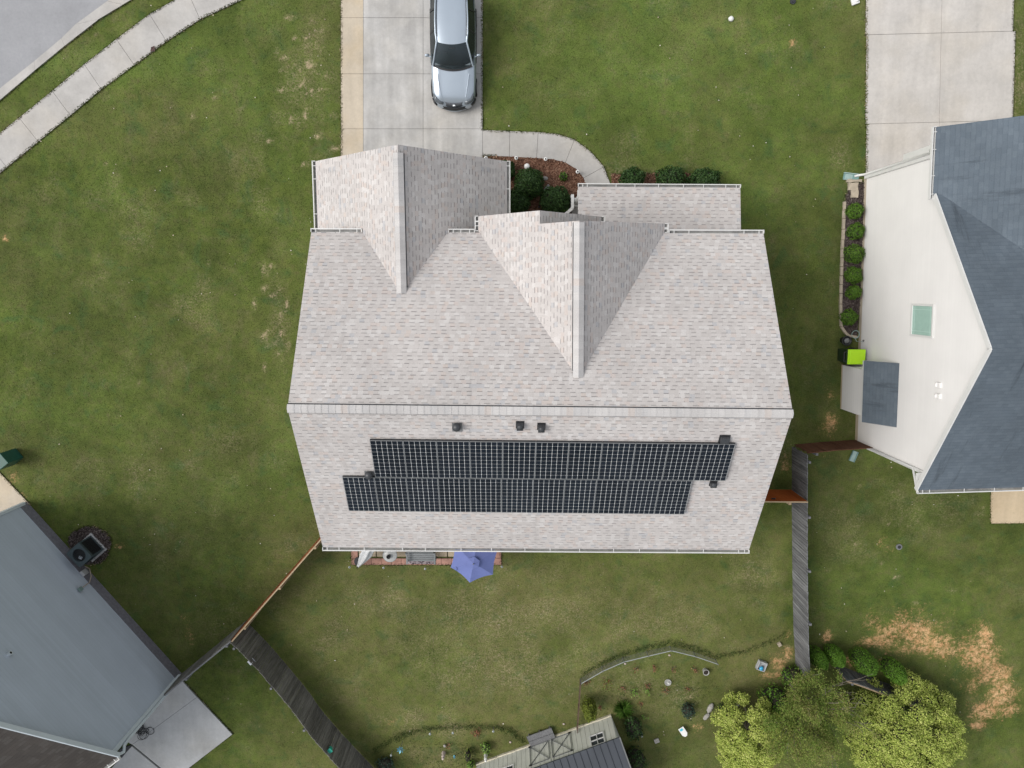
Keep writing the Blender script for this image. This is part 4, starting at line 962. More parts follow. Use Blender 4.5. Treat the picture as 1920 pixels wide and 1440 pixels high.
mb = MB(); mb.box((10.62, -8.44, 1.5), (.13, .05, .05)); mb.tube([(10.68, -8.44, 1.45), (10.7, -8.40, 1.55), (10.66, -8.40, 1.62)], .014, 6); obj('latch', mb, M['black'], gt)
f2 = catmull([at(462, 1166), at(484, 1187), at(520, 1226), at(575, 1292), at(600, 1327), at(637, 1371), at(660, 1396), at(694, 1432), at(740, 1480)], 4)
fence('wooden_fence', 'dark weathered board fence curving from the corner post down to the bottom of the picture', f2, 1.82, M['dark_boards'], Vector((1, .8, 0)))
fence('wooden_fence', 'red stained board fence from the middle house to the corner post, pale wooden cap', [(-6.36, -8.42), at(462, 1166)], 1.74, M['red_boards'], Vector((-1, 1, 0)), cap=M['pale_wood'])
fence('wooden_fence', 'short grey board fence from the corner post to the grey sided house', [at(462, 1164), lp(ll + .03, 0, .06)], 1.74, M['dark_boards'], Vector((-.6, 1, 0)), cap=M['grey_post'])
f3 = [at(1494, 1250), at(1560, 1244), at(1590, 1254), at(1640, 1273), at(1682, 1289), at(1735, 1314)]
fence('wooden_fence', 'grey board fence seen between the olive tree and the clipped shrubs behind it', f3[1:], 1.35, M['grey_post'], Vector((.4, 1, 0)), cap=M['pale_wood'])
# small boxes hung on the dark fence
def hung(px, py, z, sz, m, name, label, cat, extra=None):
    p = at(px, py, z); mb = MB(); R = math.atan2(-1.05, .9); mb.box(p, (sz[0], sz[1], sz[2]), rz=R); mb.bar(p + Vector((-.10, -.08, sz[2] * .5 + .008)), p + Vector((.12, .10, sz[2] * .5 + .008)), sz[0] * 1.25, .016, 0)
    o = obj(name, mb, m, bevel=.008); tag(o, label, cat); return o
hung(473, 1238, 1.45, (.17, .16, .24), plain('pale_blue_box', (.46, .48, .52), .5), 'birdhouse', 'pale blue grey birdhouse mounted near the top of the dark curving fence', 'birdhouse')
hung(618, 1406, 1.5, (.15, .17, .26), plain('green_teal_plastic', (.02, .30, .22), .4), 'bird_feeder', 'bright teal green bird feeder hanging on the dark curving fence', 'bird feeder')

# low wire garden fence
def wire_fence(label, pts, h=.42, rail=True, mat=None):
    pts = [Vector((p.x, p.y, 0)) for p in pts]; t = thing('wire_fence', label, 'fence', pts[0]); mm = mat or M['lead']
    for p in pts:
        mb = MB(); mb.cyl(p, .016, 0, h + .06, 8); obj('post', mb, mm, t)
    mb = MB()
    for a, b in zip(pts[:-1], pts[1:]):
        L = (b - a).length; d = (b - a) / L
        for i in range(int(L / .075) + 1):
            q = a + d * min(i * .075, L); mb.bar(q + Vector((0, 0, .02)), q + Vector((0, 0, h)), .005, .005)
        for z in np.arange(.03, h, .075): mb.bar(a + Vector((0, 0, z)), b + Vector((0, 0, z)), .005, .005)
    obj('mesh', mb, mm, t)
    if rail:
        mb = MB()
        for a, b in zip(pts[:-1], pts[1:]): mb.bar(a + Vector((0, 0, h)), b + Vector((0, 0, h)), .028, .028)
        obj('top_rail', mb, plain('galvanised_rail', (.36, .38, .38), .4, .3) if mat is None else mat, t)
    return t
gf_ = [at(1088, 1272), at(1128, 1249), at(1167, 1232), at(1212, 1221), at(1255, 1211), at(1300, 1222), at(1341, 1236)]
wire_fence('low wire fence with pale top rail bending round the top of the garden beds', gf_)
M['rustmetal'] = plain('rusty_rail', (.10, .06, .045), .8, var=.3)
wire_fence('low rusty fence running from the wire fence down to the shed', [at(1087, 1274), at(1084, 1320), at(1081, 1362)], mat=M['rustmetal'])

# ================================================================== shed at the bottom edge
shed = thing('garden_shed', 'pale grey panelled garden shed with black ribbed metal roof at the bottom edge', 'shed', (1.6, -20.5, 0))
S0, S1 = at(1146, 1341), at(907, 1428); su = (S1 - S0).normalized(); sl = (S1 - S0).length + .35; sn = Vector((-su.y, su.x, 0)); sn = sn if sn.y > 0 else -sn
def sp_(t, z, off=0.0): return S0 + su * t + sn * off + Vector((0, 0, z))
Rs = Matrix((su, sn, Vector((0, 0, 1)))).transposed()
M['shedwall'] = plain('pale_grey_shed_siding', (0.58, 0.59, 0.53), .7, var=.10, scale=1.5)
M['shedbase'] = plain('flaking_pale_skirting', (.55, .51, .40), .8, var=.25, scale=6)
M['ironwork'] = plain('grey_brace', (.13, .135, .135), .6, var=.15)
SH, SD_ = 1.88, 2.9
mb = MB(); k = 30; st = sl / k
for i in range(k): mb.box(sp_((i + .5) * st, SH / 2 + .05, 0), (st - .012, .03, SH - .1), M=Rs)
mb.prism([sp_(0, 0, -.016)[:2], sp_(sl, 0, -.016)[:2], sp_(sl, 0, -SD_)[:2], sp_(0, 0, -SD_)[:2]], .05, SH - .02)
mb.face([sp_(0.0, SH - .02, -.0), sp_(0, 2.62, -SD_ / 2), sp_(0, SH - .02, -SD_)])
obj('wall', mb, M['shedwall'], shed)
mb = MB(); t = 0
while t < sl:
    e = min(sl, t + random.uniform(.5, .9)); hh = random.uniform(.07, .13); mb.box(sp_((t + e) / 2, hh / 2 + .02, .03 + random.uniform(0, .03)), (e - t - .01, .05, hh), M=Rs @ Matrix.Rotation(random.uniform(-.05, .05), 3, 'Y')); t = e
obj('skirting', mb, M['shedbase'], shed)
M['black_roof'] = plain('charcoal_metal_roof', (.040, .047, .058), .5, .3, var=.12, scale=1.2)
mb = MB(); RZ = 2.66; roof_slab(mb, [sp_(-.13, SH - .03, .13), sp_(sl + .15, SH - .03, .13), sp_(sl + .15, RZ, -SD_ / 2), sp_(-.13, RZ, -SD_ / 2)], su, th=.05, m_side=0)
roof_slab(mb, [sp_(-.13, SH - .03, -SD_ - .13), sp_(sl + .15, SH - .03, -SD_ - .13), sp_(sl + .15, RZ, -SD_ / 2), sp_(-.13, RZ, -SD_ / 2)], su, th=.05, m_side=0)
t = -.13
while t < sl + .15:
    mb.bar(sp_(t, SH - .015, .13), sp_(t, RZ + .015, -SD_ / 2), .035, .045); t += .30
obj('roof', mb, M['black_roof'], shed)
mb = MB(); mb.bar(sp_(-.16, SH - .03, .14), sp_(-.16, RZ, -SD_ / 2), .05, .1); obj('rake_trim', mb, M['ironwork'], shed)
for (d0, d1, hs) in ((1.95, 2.93, 1), (2.97, 3.95, -1)):
    mb = MB()
    for a in ((d0, d0 + .07, .15, 1.72), (d1 - .07, d1, .15, 1.72), (d0, d1, .15, .19), (d0, d1, 1.68, 1.72)): mb.box(sp_((a[0] + a[1]) / 2, (a[2] + a[3]) / 2, .028), (a[1] - a[0], .02, a[3] - a[2]), M=Rs)
    dr = obj('door', mb, M['shedwall'], shed)
    mb = MB()
    for p, q in (((d0 + .05, .24), (d1 - .05, 1.46)), ((d1 - .05, .24), (d0 + .05, 1.46)), ((d0 + .05, .24), (d0 + .05, 1.46)), ((d1 - .05, .24), (d1 - .05, 1.46)), ((d0 + .05, 1.46), (d1 - .05, 1.46)), ((d0 + .05, .24), (d1 - .05, .24))):
        mb.bar(sp_(p[0], p[1], .045), sp_(q[0], q[1], .045), .012, .036, up=sn)
    obj('brace', mb, M['ironwork'], dr)
    mb = MB()
    for z in (.24, 1.46):
        e = d0 + .05 if hs > 0 else d1 - .05; mb.box(sp_(e, z, .055), (.11, .02, .09), M=Rs)
    obj('hinge', mb, M['black'], dr)
def shed_window(t0, t1, z0, z1):
    mb = MB()
    for a in ((t0 - .05, t0, z0 - .05, z1 + .05), (t1, t1 + .05, z0 - .05, z1 + .05), (t0, t1, z0 - .05, z0), (t0, t1, z1, z1 + .05), (t0, t1, (z0 + z1) / 2 - .015, (z0 + z1) / 2 + .025), ((t0 + t1) / 2 - .015, (t0 + t1) / 2 + .015, z0, z1)):
        mb.box(sp_((a[0] + a[1]) / 2, (a[2] + a[3]) / 2, .035), (a[1] - a[0], .05, a[3] - a[2]), M=Rs)
    w_ = obj('window', mb, M['white'], shed)
    mb = MB(); mb.box(sp_((t0 + t1) / 2, (z0 + z1) / 2, .022), (t1 - t0, .012, z1 - z0), M=Rs); obj('pane', mb, plain('dark_glass', (.035, .042, .05), .08, var=.2), w_)
shed_window(.54, 1.10, 1.00, 1.66); shed_window(4.72, 5.28, 1.00, 1.66)
stp = thing('wooden_step', 'weathered two board wooden step in front of the shed doors', 'step', at(1014, 1378))
c = at(1014, 1377); 
for i, (off, zz) in enumerate(((.13, .2), (-.14, .2))):
    mb = MB(); mb.box((c.x, c.y, 0) + sn * off + Vector((0, 0, zz)) if False else Vector((c.x, c.y, zz)) + sn * off, (1.18, .25, .045), M=Rs); obj('board', mb, M['grey_post'], stp)
mb = MB(); [mb.box(Vector((c.x, c.y, .09)) + su * s, (.06, .46, .18), M=Rs) for s in (-.5, 0, .5)]; obj('bearer', mb, M['dark_boards'], stp)

# ================================================================== car
M['silver'] = plain('silver_paint', (.385, .445, .51), .3, .5, var=.02, coat=.8)
def car_glass():
    k = NT('tinted_glass'); tr = k.n('ShaderNodeBsdfTransparent'); tr.inputs[0].default_value = (.30, .38, .39, 1); gl = k.n('ShaderNodeBsdfGlossy'); gl.inputs['Roughness'].default_value = .32; gl.inputs[0].default_value = (.78, .92, 1, 1)
    fr = k.n('ShaderNodeFresnel'); fr.inputs[0].default_value = 1.5; mx = k.n('ShaderNodeMixShader'); k.l(k.val('MULTIPLY', fr.outputs[0], 2.4), mx.inputs[0]); k.l(tr.outputs[0], mx.inputs[1]); k.l(gl.outputs[0], mx.inputs[2]); k.l(mx.outputs[0], k.t.nodes['Material Output'].inputs[0]); return k.m
M['glass'] = car_glass()
M['tyre'] = plain('tyre_rubber', (.02, .02, .02), .9); M['rim'] = plain('alloy', (.4, .41, .42), .3, .8)
M['lampglass'] = plain('headlamp_glass', (.10, .115, .13), .08, var=.3, scale=20, coat=.6)
M['grille'] = plain('dark_grille', (.12, .13, .145), .4, .5, var=.3, scale=30)
M['sideglass'] = plain('dark_side_glass', (.018, .024, .026), .15, var=.2, spec=.35)
M['cabin'] = plain('dark_cabin', (.085, .105, .115), .7, var=.4, scale=4)
CX, CY = -2.26, 7.06
car = thing('parked_car', 'silver crossover car parked on the concrete driveway with its nose to the garage', 'car', (CX, CY, 0))
def cobj(nm, mb, m, sub=0, par=None):
    o = obj(nm, mb, m, par or car, local=True)
    if sub:
        s = o.modifiers.new('sub', 'SUBSURF'); s.levels = sub; s.render_levels = sub
    return o
ST = [(0.0, .52, .50, .26), (.03, .60, .56, .22), (.10, .70, .655, .20), (.22, .785, .745, .19), (.42, .835, .82, .19), (.75, .862, .885, .19), (1.1, .872, .945, .19), (1.38, .875, .985, .19), (1.7, .875, 1.00, .19),
      (2.4, .875, 1.015, .19), (3.2, .872, 1.02, .19), (3.8, .86, 1.01, .19), (4.12, .82, .98, .22), (4.25, .74, .90, .26), (4.29, .66, .8, .32)]
mb = MB(); rows = []
for y, wd, zt, zb in ST:
    half = [(0, zt), (.34 * wd, zt - .004), (.55 * wd, zt - .012), (.66 * wd, zt - .004), (.74 * wd, zt - .03), (.90 * wd, zt - .07), (.975 * wd, zt - .16), (1.0 * wd, zt * .62), (.985 * wd, zt * .42), (.97 * wd, zb + .05), (.9 * wd, zb)]
    rows.append([(-x, y, z) for x, z in half[::-1][:-1]] + [(x, y, z) for x, z in half])
mb.grid(rows, 0, False, True); mb.face(rows[0][::-1], 0, None, True); mb.face(rows[-1], 0, None, True)
body = cobj('body', mb, M['silver'], 2)
def arc(f, n=13): return [f(t) for t in np.linspace(-1, 1, n)]
def surf(A, B, k=4, bulge=0.0):
    rows = []
    for i in range(k + 1):
        t = i / k; rows.append([Vector(a).lerp(Vector(b), t) + Vector((0, 0, bulge * 4 * t * (1 - t))) for a, b in zip(A, B)])
    return rows
wb = arc(lambda t: (t * .735, 1.26 + .17 * t * t, 1.005 - .02 * t * t)); wtp = arc(lambda t: (t * .545, 2.02 + .10 * t * t, 1.50 - .03 * t * t))
mb = MB(); mb.grid(surf(wb, wtp, 5, .02), 0); cobj('windshield', mb, M['glass'])
mb = MB(); cw = arc(lambda t: (t * .75, 1.21 + .17 * t * t, .985)); mb.grid(surf(cw, [Vector(p) + Vector((0, .02, .012)) for p in wb], 2), 0); cobj('cowl', mb, M['black'])
rf = [(2.02, .545, 1.50), (2.4, .585, 1.555), (2.9, .59, 1.57), (3.4, .575, 1.555), (3.75, .55, 1.52), (3.88, .53, 1.49)]
rows = []
for y, hw, z in rf: rows.append([(t * hw, y + (.10 * t * t if y < 2.1 else 0), z - .035 * abs(t) ** 3) for t in np.linspace(-1, 1, 13)])
mb = MB(); mb.grid(rows, 0); roof_o = cobj('roof', mb, M['silver'])
mb = MB(); mb.box((0, 2.72, 1.0), (1.66, 2.55, .085))
for s in (-1, 1):      # cabin shell under the glass keeps daylight out
    pass
for sx in (-.36, .36):
    mb.box((sx, 2.35, 1.02), (.46, .5, .16)); mb.box((sx, 2.68, 1.16), (.44, .14, .46)); mb.box((sx, 2.72, 1.44), (.24, .1, .12))
mb.box((0, 3.4, 1.02), (1.1, .5, .16)); mb.box((0, 3.75, 1.15), (1.1, .14, .4)); mb.box((0, 1.62, 1.04), (1.36, .42, .04)); mb.tube([(-.36 + .17 * math.cos(t), 1.82 + .06 * math.sin(t), 1.03 + .15 * math.sin(t)) for t in np.linspace(0, 6.28, 19)], .018, 6)
cobj('seats', mb, M['cabin'])
for s in (-1, 1):
    lo = [(s * .80, 1.46, .985), (s * .845, 1.9, 1.0), (s * .85, 2.6, 1.015), (s * .845, 3.3, 1.02), (s * .80, 3.95, 1.02)]
    hi = [(s * .56, 2.14, 1.47), (s * .60, 2.4, 1.515), (s * .605, 2.9, 1.53), (s * .59, 3.4, 1.515), (s * .555, 3.78, 1.475)]
    mb = MB(); mb.grid(surf(lo, hi, 3), 0); cobj('side_window', mb, M['sideglass'])
    mb = MB()
    for q in ((2.55, 2.58), (3.35, 3.3)): mb.bar((s * .853, q[0], 1.015), (s * .603, q[1], 1.53), .07, .012)
    cobj('window_pillar', mb, M['black'])
    mb = MB(); pa = [(s * .765, 1.40, .995), (s * .70, 1.62, 1.16), (s * .63, 1.88, 1.34), (s * .565, 2.12, 1.485), (s * .60, 2.42, 1.535), (s * .605, 2.9, 1.55), (s * .59, 3.4, 1.535), (s * .56, 3.8, 1.49), (s * .72, 4.0, 1.2), (s * .80, 4.05, 1.0)]
    mb.tube(pa, .035, 8); cobj('pillar', mb, M['silver'])
    mb = MB(); mb.tube([(s * .555, 2.3, 1.56), (s * .565, 2.9, 1.578), (s * .55, 3.6, 1.55)], .012, 6); cobj('roof_rail', mb, M['black'])
    mb = MB(); mb.ball((s * .985, 1.78, 1.02), .095, 14, 8, 0, 0, (1.0, .62, .72)); mb.tube([(s * .80, 1.72, 1.0), (s * .92, 1.76, 1.0)], .03, 6)
    mi_ = cobj('side_mirror', mb, M['silver']); mb = MB(); mb.ball((s * .97, 1.80, .99), .088, 12, 7, 0, 0, (1.0, .6, .6)); cobj('mirror_glass', mb, M['black'], 0, mi_)
    mb = MB(); A = [(s * .40, .155, .700), (s * .52, .19, .722), (s * .66, .29, .755), (s * .775, .46, .78)]; B = [(s * .42, .088, .64), (s * .56, .105, .64), (s * .70, .18, .66), (s * .80, .34, .69)]
    mb.grid(surf(A, B, 2), 0); o = cobj('headlight', mb, M['lampglass']); 
    sm = o.modifiers.new('solid', 'SOLIDIFY'); sm.thickness = .05; sm.offset = 0
    mb = MB(); mb.tube([(s * .47, .30, .795), (s * .55, .75, .895), (s * .60, 1.12, .962)], .010, 6); cobj('hood_crease', mb, M['silver'])
    mb = MB(); mb.tube([(s * .872, 1.62, .60), (s * .884, 2.5, .6), (s * .88, 3.6, .62)], .02, 6); cobj('side_trim', mb, M['black'])
    for y in (.78, 3.36):
        t_ = bpy.data.objects.new('wheel', None); COL.objects.link(t_); t_.parent = car
        mb = MB(); mb.tube([(s * .66, y, .33), (s * .885, y, .33)], .33, 22); cobj('tyre', mb, M['tyre'], 0, t_)
        mb = MB(); mb.tube([(s * .70, y, .33), (s * .893, y, .33)], .22, 18); cobj('rim', mb, M['rim'], 0, t_)
# nose: grey grille field, black lower intake, silver lip, emblem
def nose(z0, y0, z1, y1, w0, w1, m, nm, cur=.16, th=.03):
    A = arc(lambda t: (t * w0, y0 + cur * t * t, z0), 11); B = arc(lambda t: (t * w1, y1 + cur * t * t, z1), 11); mb = MB(); mb.grid(surf(A, B, 2), 0); o = cobj(nm, mb, m)
    s = o.modifiers.new('solid', 'SOLIDIFY'); s.thickness = th; s.offset = 0; return o
nose(.685, .115, .56, .012, .50, .56, M['grille'], 'grille', .12); nose(.54, -.03, .36, -.075, .60, .64, M['black'], 'lower_intake', .17, .05)
nose(.36, -.085, .27, -.085, .60, .62, M['silver'], 'bumper_lip', .20, .05)
for s in (-1, 1):
    mb = MB(); mb.grid(surf([(s * .66, .10, .56), (s * .75, .19, .58), (s * .82, .34, .60)], [(s * .68, .095, .40), (s * .775, .18, .40), (s * .835, .33, .42)], 2), 0); o = cobj('fog_lamp_surround', mb, M['black']); q = o.modifiers.new('solid', 'SOLIDIFY'); q.thickness = .05; q.offset = 0
mb = MB(); mb.tube([(.055 * math.cos(t), .045 + .012 * math.sin(t) * 2, .628 + .036 * math.sin(t)) for t in np.linspace(0, 6.283, 17)], .010, 6); mb.bar((-.04, .03, .615), (.04, .056, .643), .012, .014); cobj('emblem', mb, M['steel'])
mb = MB(); mb.tube([(-.02, 3.62, 1.53), (-.02, 3.72, 1.63), (-.02, 3.78, 1.64)], .02, 8, r1=.008); cobj('antenna', mb, M['silver'])
mb = MB(); mb.grid(surf(arc(lambda t: (t * .53, 3.90, 1.47 - .03 * t * t)), arc(lambda t: (t * .70, 4.14, 1.04)), 3), 0); cobj('rear_window', mb, M['glass'])
mb = MB(); mb.grid([[(t * .55, 3.8, 1.525 - .03 * abs(t) ** 3) for t in np.linspace(-1, 1, 9)], [(t * .52, 4.02, 1.50 - .03 * abs(t) ** 3) for t in np.linspace(-1, 1, 9)]]); o = cobj('spoiler', mb, M['black']); q = o.modifiers.new('solid', 'SOLIDIFY'); q.thickness = .03
for q0, q1 in (((-.05, 1.30, 1.02), (-.55, 1.42, 1.02)), ((.5, 1.40, 1.02), (.02, 1.32, 1.03))):
    mb = MB(); mb.bar(q0, q1, .018, .012); cobj('wiper', mb, M['black'])
mb = MB(); mb.box((0, 1.93, 1.40), (.22, .06, .08)); cobj('rear_view_mirror', mb, M['black'])

# ================================================================== patio furniture
M['blue'] = plain('blue_canvas', (.145, .178, .39), .85, var=.06, scale=2.5, spec=.15)
um = thing('patio_umbrella', 'open blue six sided parasol at the right end of the back patio', 'parasol', (-1.54, -10.82, 0))
R0_, a0_ = 1.0, math.radians(20); apex = Vector((-1.54, -10.82, 2.40)); mb = MB()
cor = [apex + Vector((R0_ * math.cos(a0_ + k * math.pi / 3), R0_ * math.sin(a0_ + k * math.pi / 3), -.40)) for k in range(6)]
for k in range(6):
    p, q = cor[k], cor[(k + 1) % 6]; rows = []
    for i in range(7):
        t = .12 + .88 * i / 6; rows.append([apex.lerp(p, t).lerp(apex.lerp(q, t), s) + Vector((0, 0, -.05 * math.sin(math.pi * s) * t)) - (apex.lerp(p, t).lerp(apex.lerp(q, t), s) - apex) * (.05 * math.sin(math.pi * s) * t) for s in np.linspace(0, 1, 7)])
    mb.grid(rows, 0)
can = obj('canopy', mb, M['blue'], um)
mb = MB()
for k in range(6):
    p = apex.lerp(cor[k], .27) + Vector((0, 0, .09)); q = apex.lerp(cor[(k + 1) % 6], .27) + Vector((0, 0, .09)); mb.face([apex + Vector((0, 0, .07)), p, q])
obj('vent', mb, M['blue'], can)
mb = MB(); [mb.tube([apex + Vector((0, 0, -.06)), c - Vector((0, 0, .03))], .012, 6) for c in cor]; obj('ribs', mb, M['boxgrey'], um)
mb = MB(); mb.cyl(apex, .02, .05, 2.46, 10); mb.ball((apex.x, apex.y, 2.5), .03, 8, 6); obj('pole', mb, M['lead'], um)
mb = MB(); mb.cyl(apex, .24, .05, .12, 18, 0, .2); obj('base', mb, M['black'], um)
mb = MB(); mb.tube([apex.lerp(cor[3], .8) + Vector((.05, 0, .02)), apex.lerp(cor[3], .8) + Vector((.08, -.1, .0)), apex.lerp(cor[3], .8) + Vector((.03, -.2, -.03))], .008, 5); obj('tie_strap', mb, plain('navy_strap', (.04, .05, .16), .8), um)
# closed parasol leaning at the left end
M['silvercloth'] = plain('silvery_cover', (.58, .59, .60), .5, .1, var=.15, scale=7)
cl = thing('closed_parasol', 'closed parasol wrapped in a crumpled silvery cover at the left end of the patio', 'parasol', at(683, 1052))
p0, p1 = at(672, 1061, .35), at(697, 1022, 2.0); ax = (p1 - p0); rows = []
o1 = ax.orthogonal().normalized(); o2 = ax.normalized().cross(o1)
for i in range(13):
    t = i / 12; r = .055 + .13 * math.sin(min(1, t * 1.25) * math.pi * .62) ** 1.4
    rows.append([p0 + ax * t + (o1 * math.cos(a) + o2 * math.sin(a)) * r * (1 + .38 * math.cos(5 * a + 1.5 * t) + random.uniform(-.08, .08)) for a in np.linspace(0, 2 * math.pi, 31)[:-1]])
mb = MB(); mb.grid(rows, 0, True); mb.face(rows[0][::-1]); mb.face(rows[-1]); obj('cover', mb, M['silvercloth'], cl)
mb = MB(); mb.tube([p0 - ax.normalized() * .3, p0], .02, 8); mb.cyl((p0.x - .04, p0.y + .1), .2, .05, .12, 16); obj('stand', mb, M['black'], cl)
# round table, pot, bench, gravel mat
tc = at(731, 1041, .7); tb_ = thing('round_table', 'round pale glass topped table on the patio beside the bench', 'table', (tc.x, tc.y, 0))
M['tabletop'] = plain('frosted_glass', (.40, .41, .40), .25, var=.08, scale=4); mb = MB(); mb.lathe((tc.x, tc.y, .69), [(.001, 0), (.29, 0), (.30, .012), (.29, .024), (.001, .024)], 30); obj('tabletop', mb, M['tabletop'], tb_)
mb = MB(); mb.tube([(tc.x + .30 * math.cos(t), tc.y + .30 * math.sin(t), .70) for t in np.linspace(0, 6.283, 31)], .012, 6); obj('rim', mb, M['lead'], tb_)
for k in range(3):
    a = k * 2.094 + .5; mb = MB(); mb.tube([(tc.x + .2 * math.cos(a), tc.y + .2 * math.sin(a), .68), (tc.x + .1 * math.cos(a), tc.y + .1 * math.sin(a), .4), (tc.x + .26 * math.cos(a), tc.y + .26 * math.sin(a), .05)], .014, 6); obj('leg', mb, M['lead'], tb_)
pc = at(729, 1043, .74); mb = MB(); mb.lathe((pc.x, pc.y, .715), [(.05, 0), (.085, .05), (.09, .12), (.075, .125), (.06, .08), (.001, .08)], 14)
for k in range(6): a = k * 1.05; mb.tube([(pc.x, pc.y, .8), (pc.x + .05 * math.cos(a), pc.y + .05 * math.sin(a), .88), (pc.x + .1 * math.cos(a), pc.y + .1 * math.sin(a), .87)], .012, 5, r1=.004)
tag(obj('plant_pot', mb, M['black']), 'small dark pot standing on the round glass table', 'pot')
bc = at(790, 1043, .42); bn = thing('garden_bench', 'grey slatted garden bench on the patio under the back eaves', 'bench', (bc.x, bc.y, 0))
M['benchgrey'] = wood('grey_painted_slats', (.13, .145, .15), (.20, .215, .22), (.27, .285, .29), axis=0)
x0_, x1b = bc.x - .59, bc.x + .59; mb = MB()
for i in range(6): mb.box((bc.x, bc.y - .18 + i * .085, .42), (1.14, .07, .025))
obj('seat', mb, M['benchgrey'], bn)
mb = MB()
for i in range(5): mb.box((bc.x, bc.y + .30 + i * .012, .52 + i * .085), (1.14, .02, .07))
obj('backrest', mb, M['benchgrey'], bn)
for s in (-1, 1):
    for yy in (-.2, .27):
        mb = MB(); mb.box((bc.x + s * .59, bc.y + yy, .30 if yy < 0 else .45), (.055, .055, .55 if yy < 0 else .85)); obj('leg', mb, M['benchgrey'], bn)
    mb = MB(); mb.box((bc.x + s * .59, bc.y + .0, .61), (.065, .56, .035)); obj('armrest', mb, M['benchgrey'], bn)
g0, g1 = at(764, 1047), at(817, 1056); mb = MB(); mb.prism([(g0.x, g0.y + .25), (g1.x, g0.y + .25), (g1.x, g1.y - .01), (g0.x, g1.y - .01)], .05, .068)
tag(obj('pebble_mat', mb, M['pebble']), 'mottled pebble mat on the patio in front of the grey bench', 'mat')

# ================================================================== garden lights and ornaments
M['lampwhite'] = plain('white_plastic', (.72, .72, .70), .35); M['lampgrey'] = plain('grey_lamp', (.42, .46, .46), .35, .3)
M['solar_dark'] = plain('dark_solar_cell', (.03, .03, .035), .2)
def path_light(px, py, label, h=.34, r=.075, cap='lampwhite', grp=None, bed_=0.0):
    p = at(px, py, h); t = thing('path_light', label, 'path light', (p.x, p.y, 0), grp)
    mb = MB(); mb.cyl(p, .012, 0, h - .05, 8); obj('stake', mb, M['lead'], t)
    mb = MB(); mb.cyl(p, r * .6, h - .1, h - .02, 14); obj('lens', mb, M['tabletop'], t)
    mb = MB(); mb.lathe((p.x, p.y, h), [(r * .95, -.03), (r, -.02), (r * .9, 0), (r * .45, .008)], 18); obj('lamp_cap', mb, M[cap], t)
    mb = MB(); mb.lathe((p.x, p.y, h + .004), [(r * .46, .0), (r * .44, .006), (.001, .007)], 14); obj('solar_cell', mb, M['solar_dark'], t)
G1 = 'white path lights along the front path'
path_light(911, 296, 'white path light at the garage corner end of the front bed', grp=G1); path_light(968, 296, 'white path light at the bed edge, second from the garage corner', grp=G1)
path_light(1023, 298, 'white path light at the bed edge just where the path begins to curve', grp=G1); path_light(1083, 322, 'white path light inside the bend of the curved path', grp=G1)
G2_ = 'small solar lights along the patio edge'
for (px, py), lb in zip(((655, 1064), (719, 1065), (797, 1067), (941, 1063)), ('small solar light in the grass at the left patio corner', 'small solar light in the grass below the round table', 'small solar light in the grass below the bench', 'small solar light in the grass right of the blue parasol')):
    path_light(px, py, lb, .3, .05, 'lampgrey', G2_)
G3_ = 'solar lights round the lower flower bed'
for (px, py), lb in zip(((806, 1377), (849, 1375), (925, 1372), (733, 1417)), ('solar light at the upper edge of the lower flower bed, left of two close together', 'solar light at the upper edge of the lower flower bed, right of two close together', 'solar light at the top right end of the lower flower bed', 'solar light beside the blue pinwheel flower')):
    path_light(px, py, lb, .34, .05, 'lampgrey', G3_)
p = at(988, 312, .35); t = thing('globe_lamp', 'white globe lamp standing in the mulch above the big round shrub', 'lamp', (p.x, p.y, 0)); mb = MB(); mb.ball((p.x, p.y, .35), .115, 18, 10); obj('globe', mb, M['lampwhite'], t); mb = MB(); mb.cyl(p, .03, 0, .26, 10); obj('stake', mb, M['lead'], t)
for px, py, r, lb, m in ((989, 386, .05, 'small pale lamp between the two lower round shrubs, left one', 'lampgrey'), (1011, 388, .05, 'small dark lamp between the two lower round shrubs, right one', 'solar_dark')):
    p = at(px, py, .3); t = thing('garden_lamp', lb, 'lamp', (p.x, p.y, 0)); mb = MB(); mb.ball((p.x, p.y, .3), r, 12, 8); obj('globe', mb, M[m], t); mb = MB(); mb.cyl(p, .014, 0, .27, 8); obj('stake', mb, M['lead'], t)
def rock(px, py, r, label, sq=(1, 1, .6), m='stone', rz=0, name='rock'):
    p = at(px, py, 0); mb = MB(); mb.ball((0, 0, 0), r, 12, 8, 0, .12, sq); o = obj(name, mb, M[m]); o.location = (p.x, p.y, r * sq[2] * .55); o.rotation_euler = (0, 0, rz); tag(o, label, 'rock'); return o
rock(1022, 335, .13, 'grey stone at the right side of the big round shrub in the front bed', (1, .7, .6))
p = at(1024, 354); mb = MB(); mb.box((p.x, p.y, .12), (.34, .10, .05), rz=.9); mb.box((p.x + .03, p.y - .02, .06), (.28, .12, .06), rz=.9); tag(obj('splash_block', mb, M['conc_cool'], bevel=.01), 'pale grey splash block between the two round shrubs in the front bed', 'splash block')
rock(1370, 36, .11, 'smooth white stone lying on the front lawn', (1, .9, .8), 'lampwhite')
p = at(1602, 4); mb = MB(); mb.box((p.x, p.y, .06), (.30, .22, .09), rz=.35); mb.ball((p.x + .05, p.y + .02, .10), .07, 10, 6); tag(obj('lawn_sign', mb, M['lampwhite'], bevel=.02), 'small white lump at the top edge of the lawn by the right driveway', 'ornament')
p = at(1486, 3); mb = MB(); mb.cyl(p, .11, 0, .05, 16); mb.cyl(p, .05, .05, .09, 12); tag(obj('valve_cover', mb, M['blackmetal']), 'dark round cover in the lawn at the top edge', 'cover')
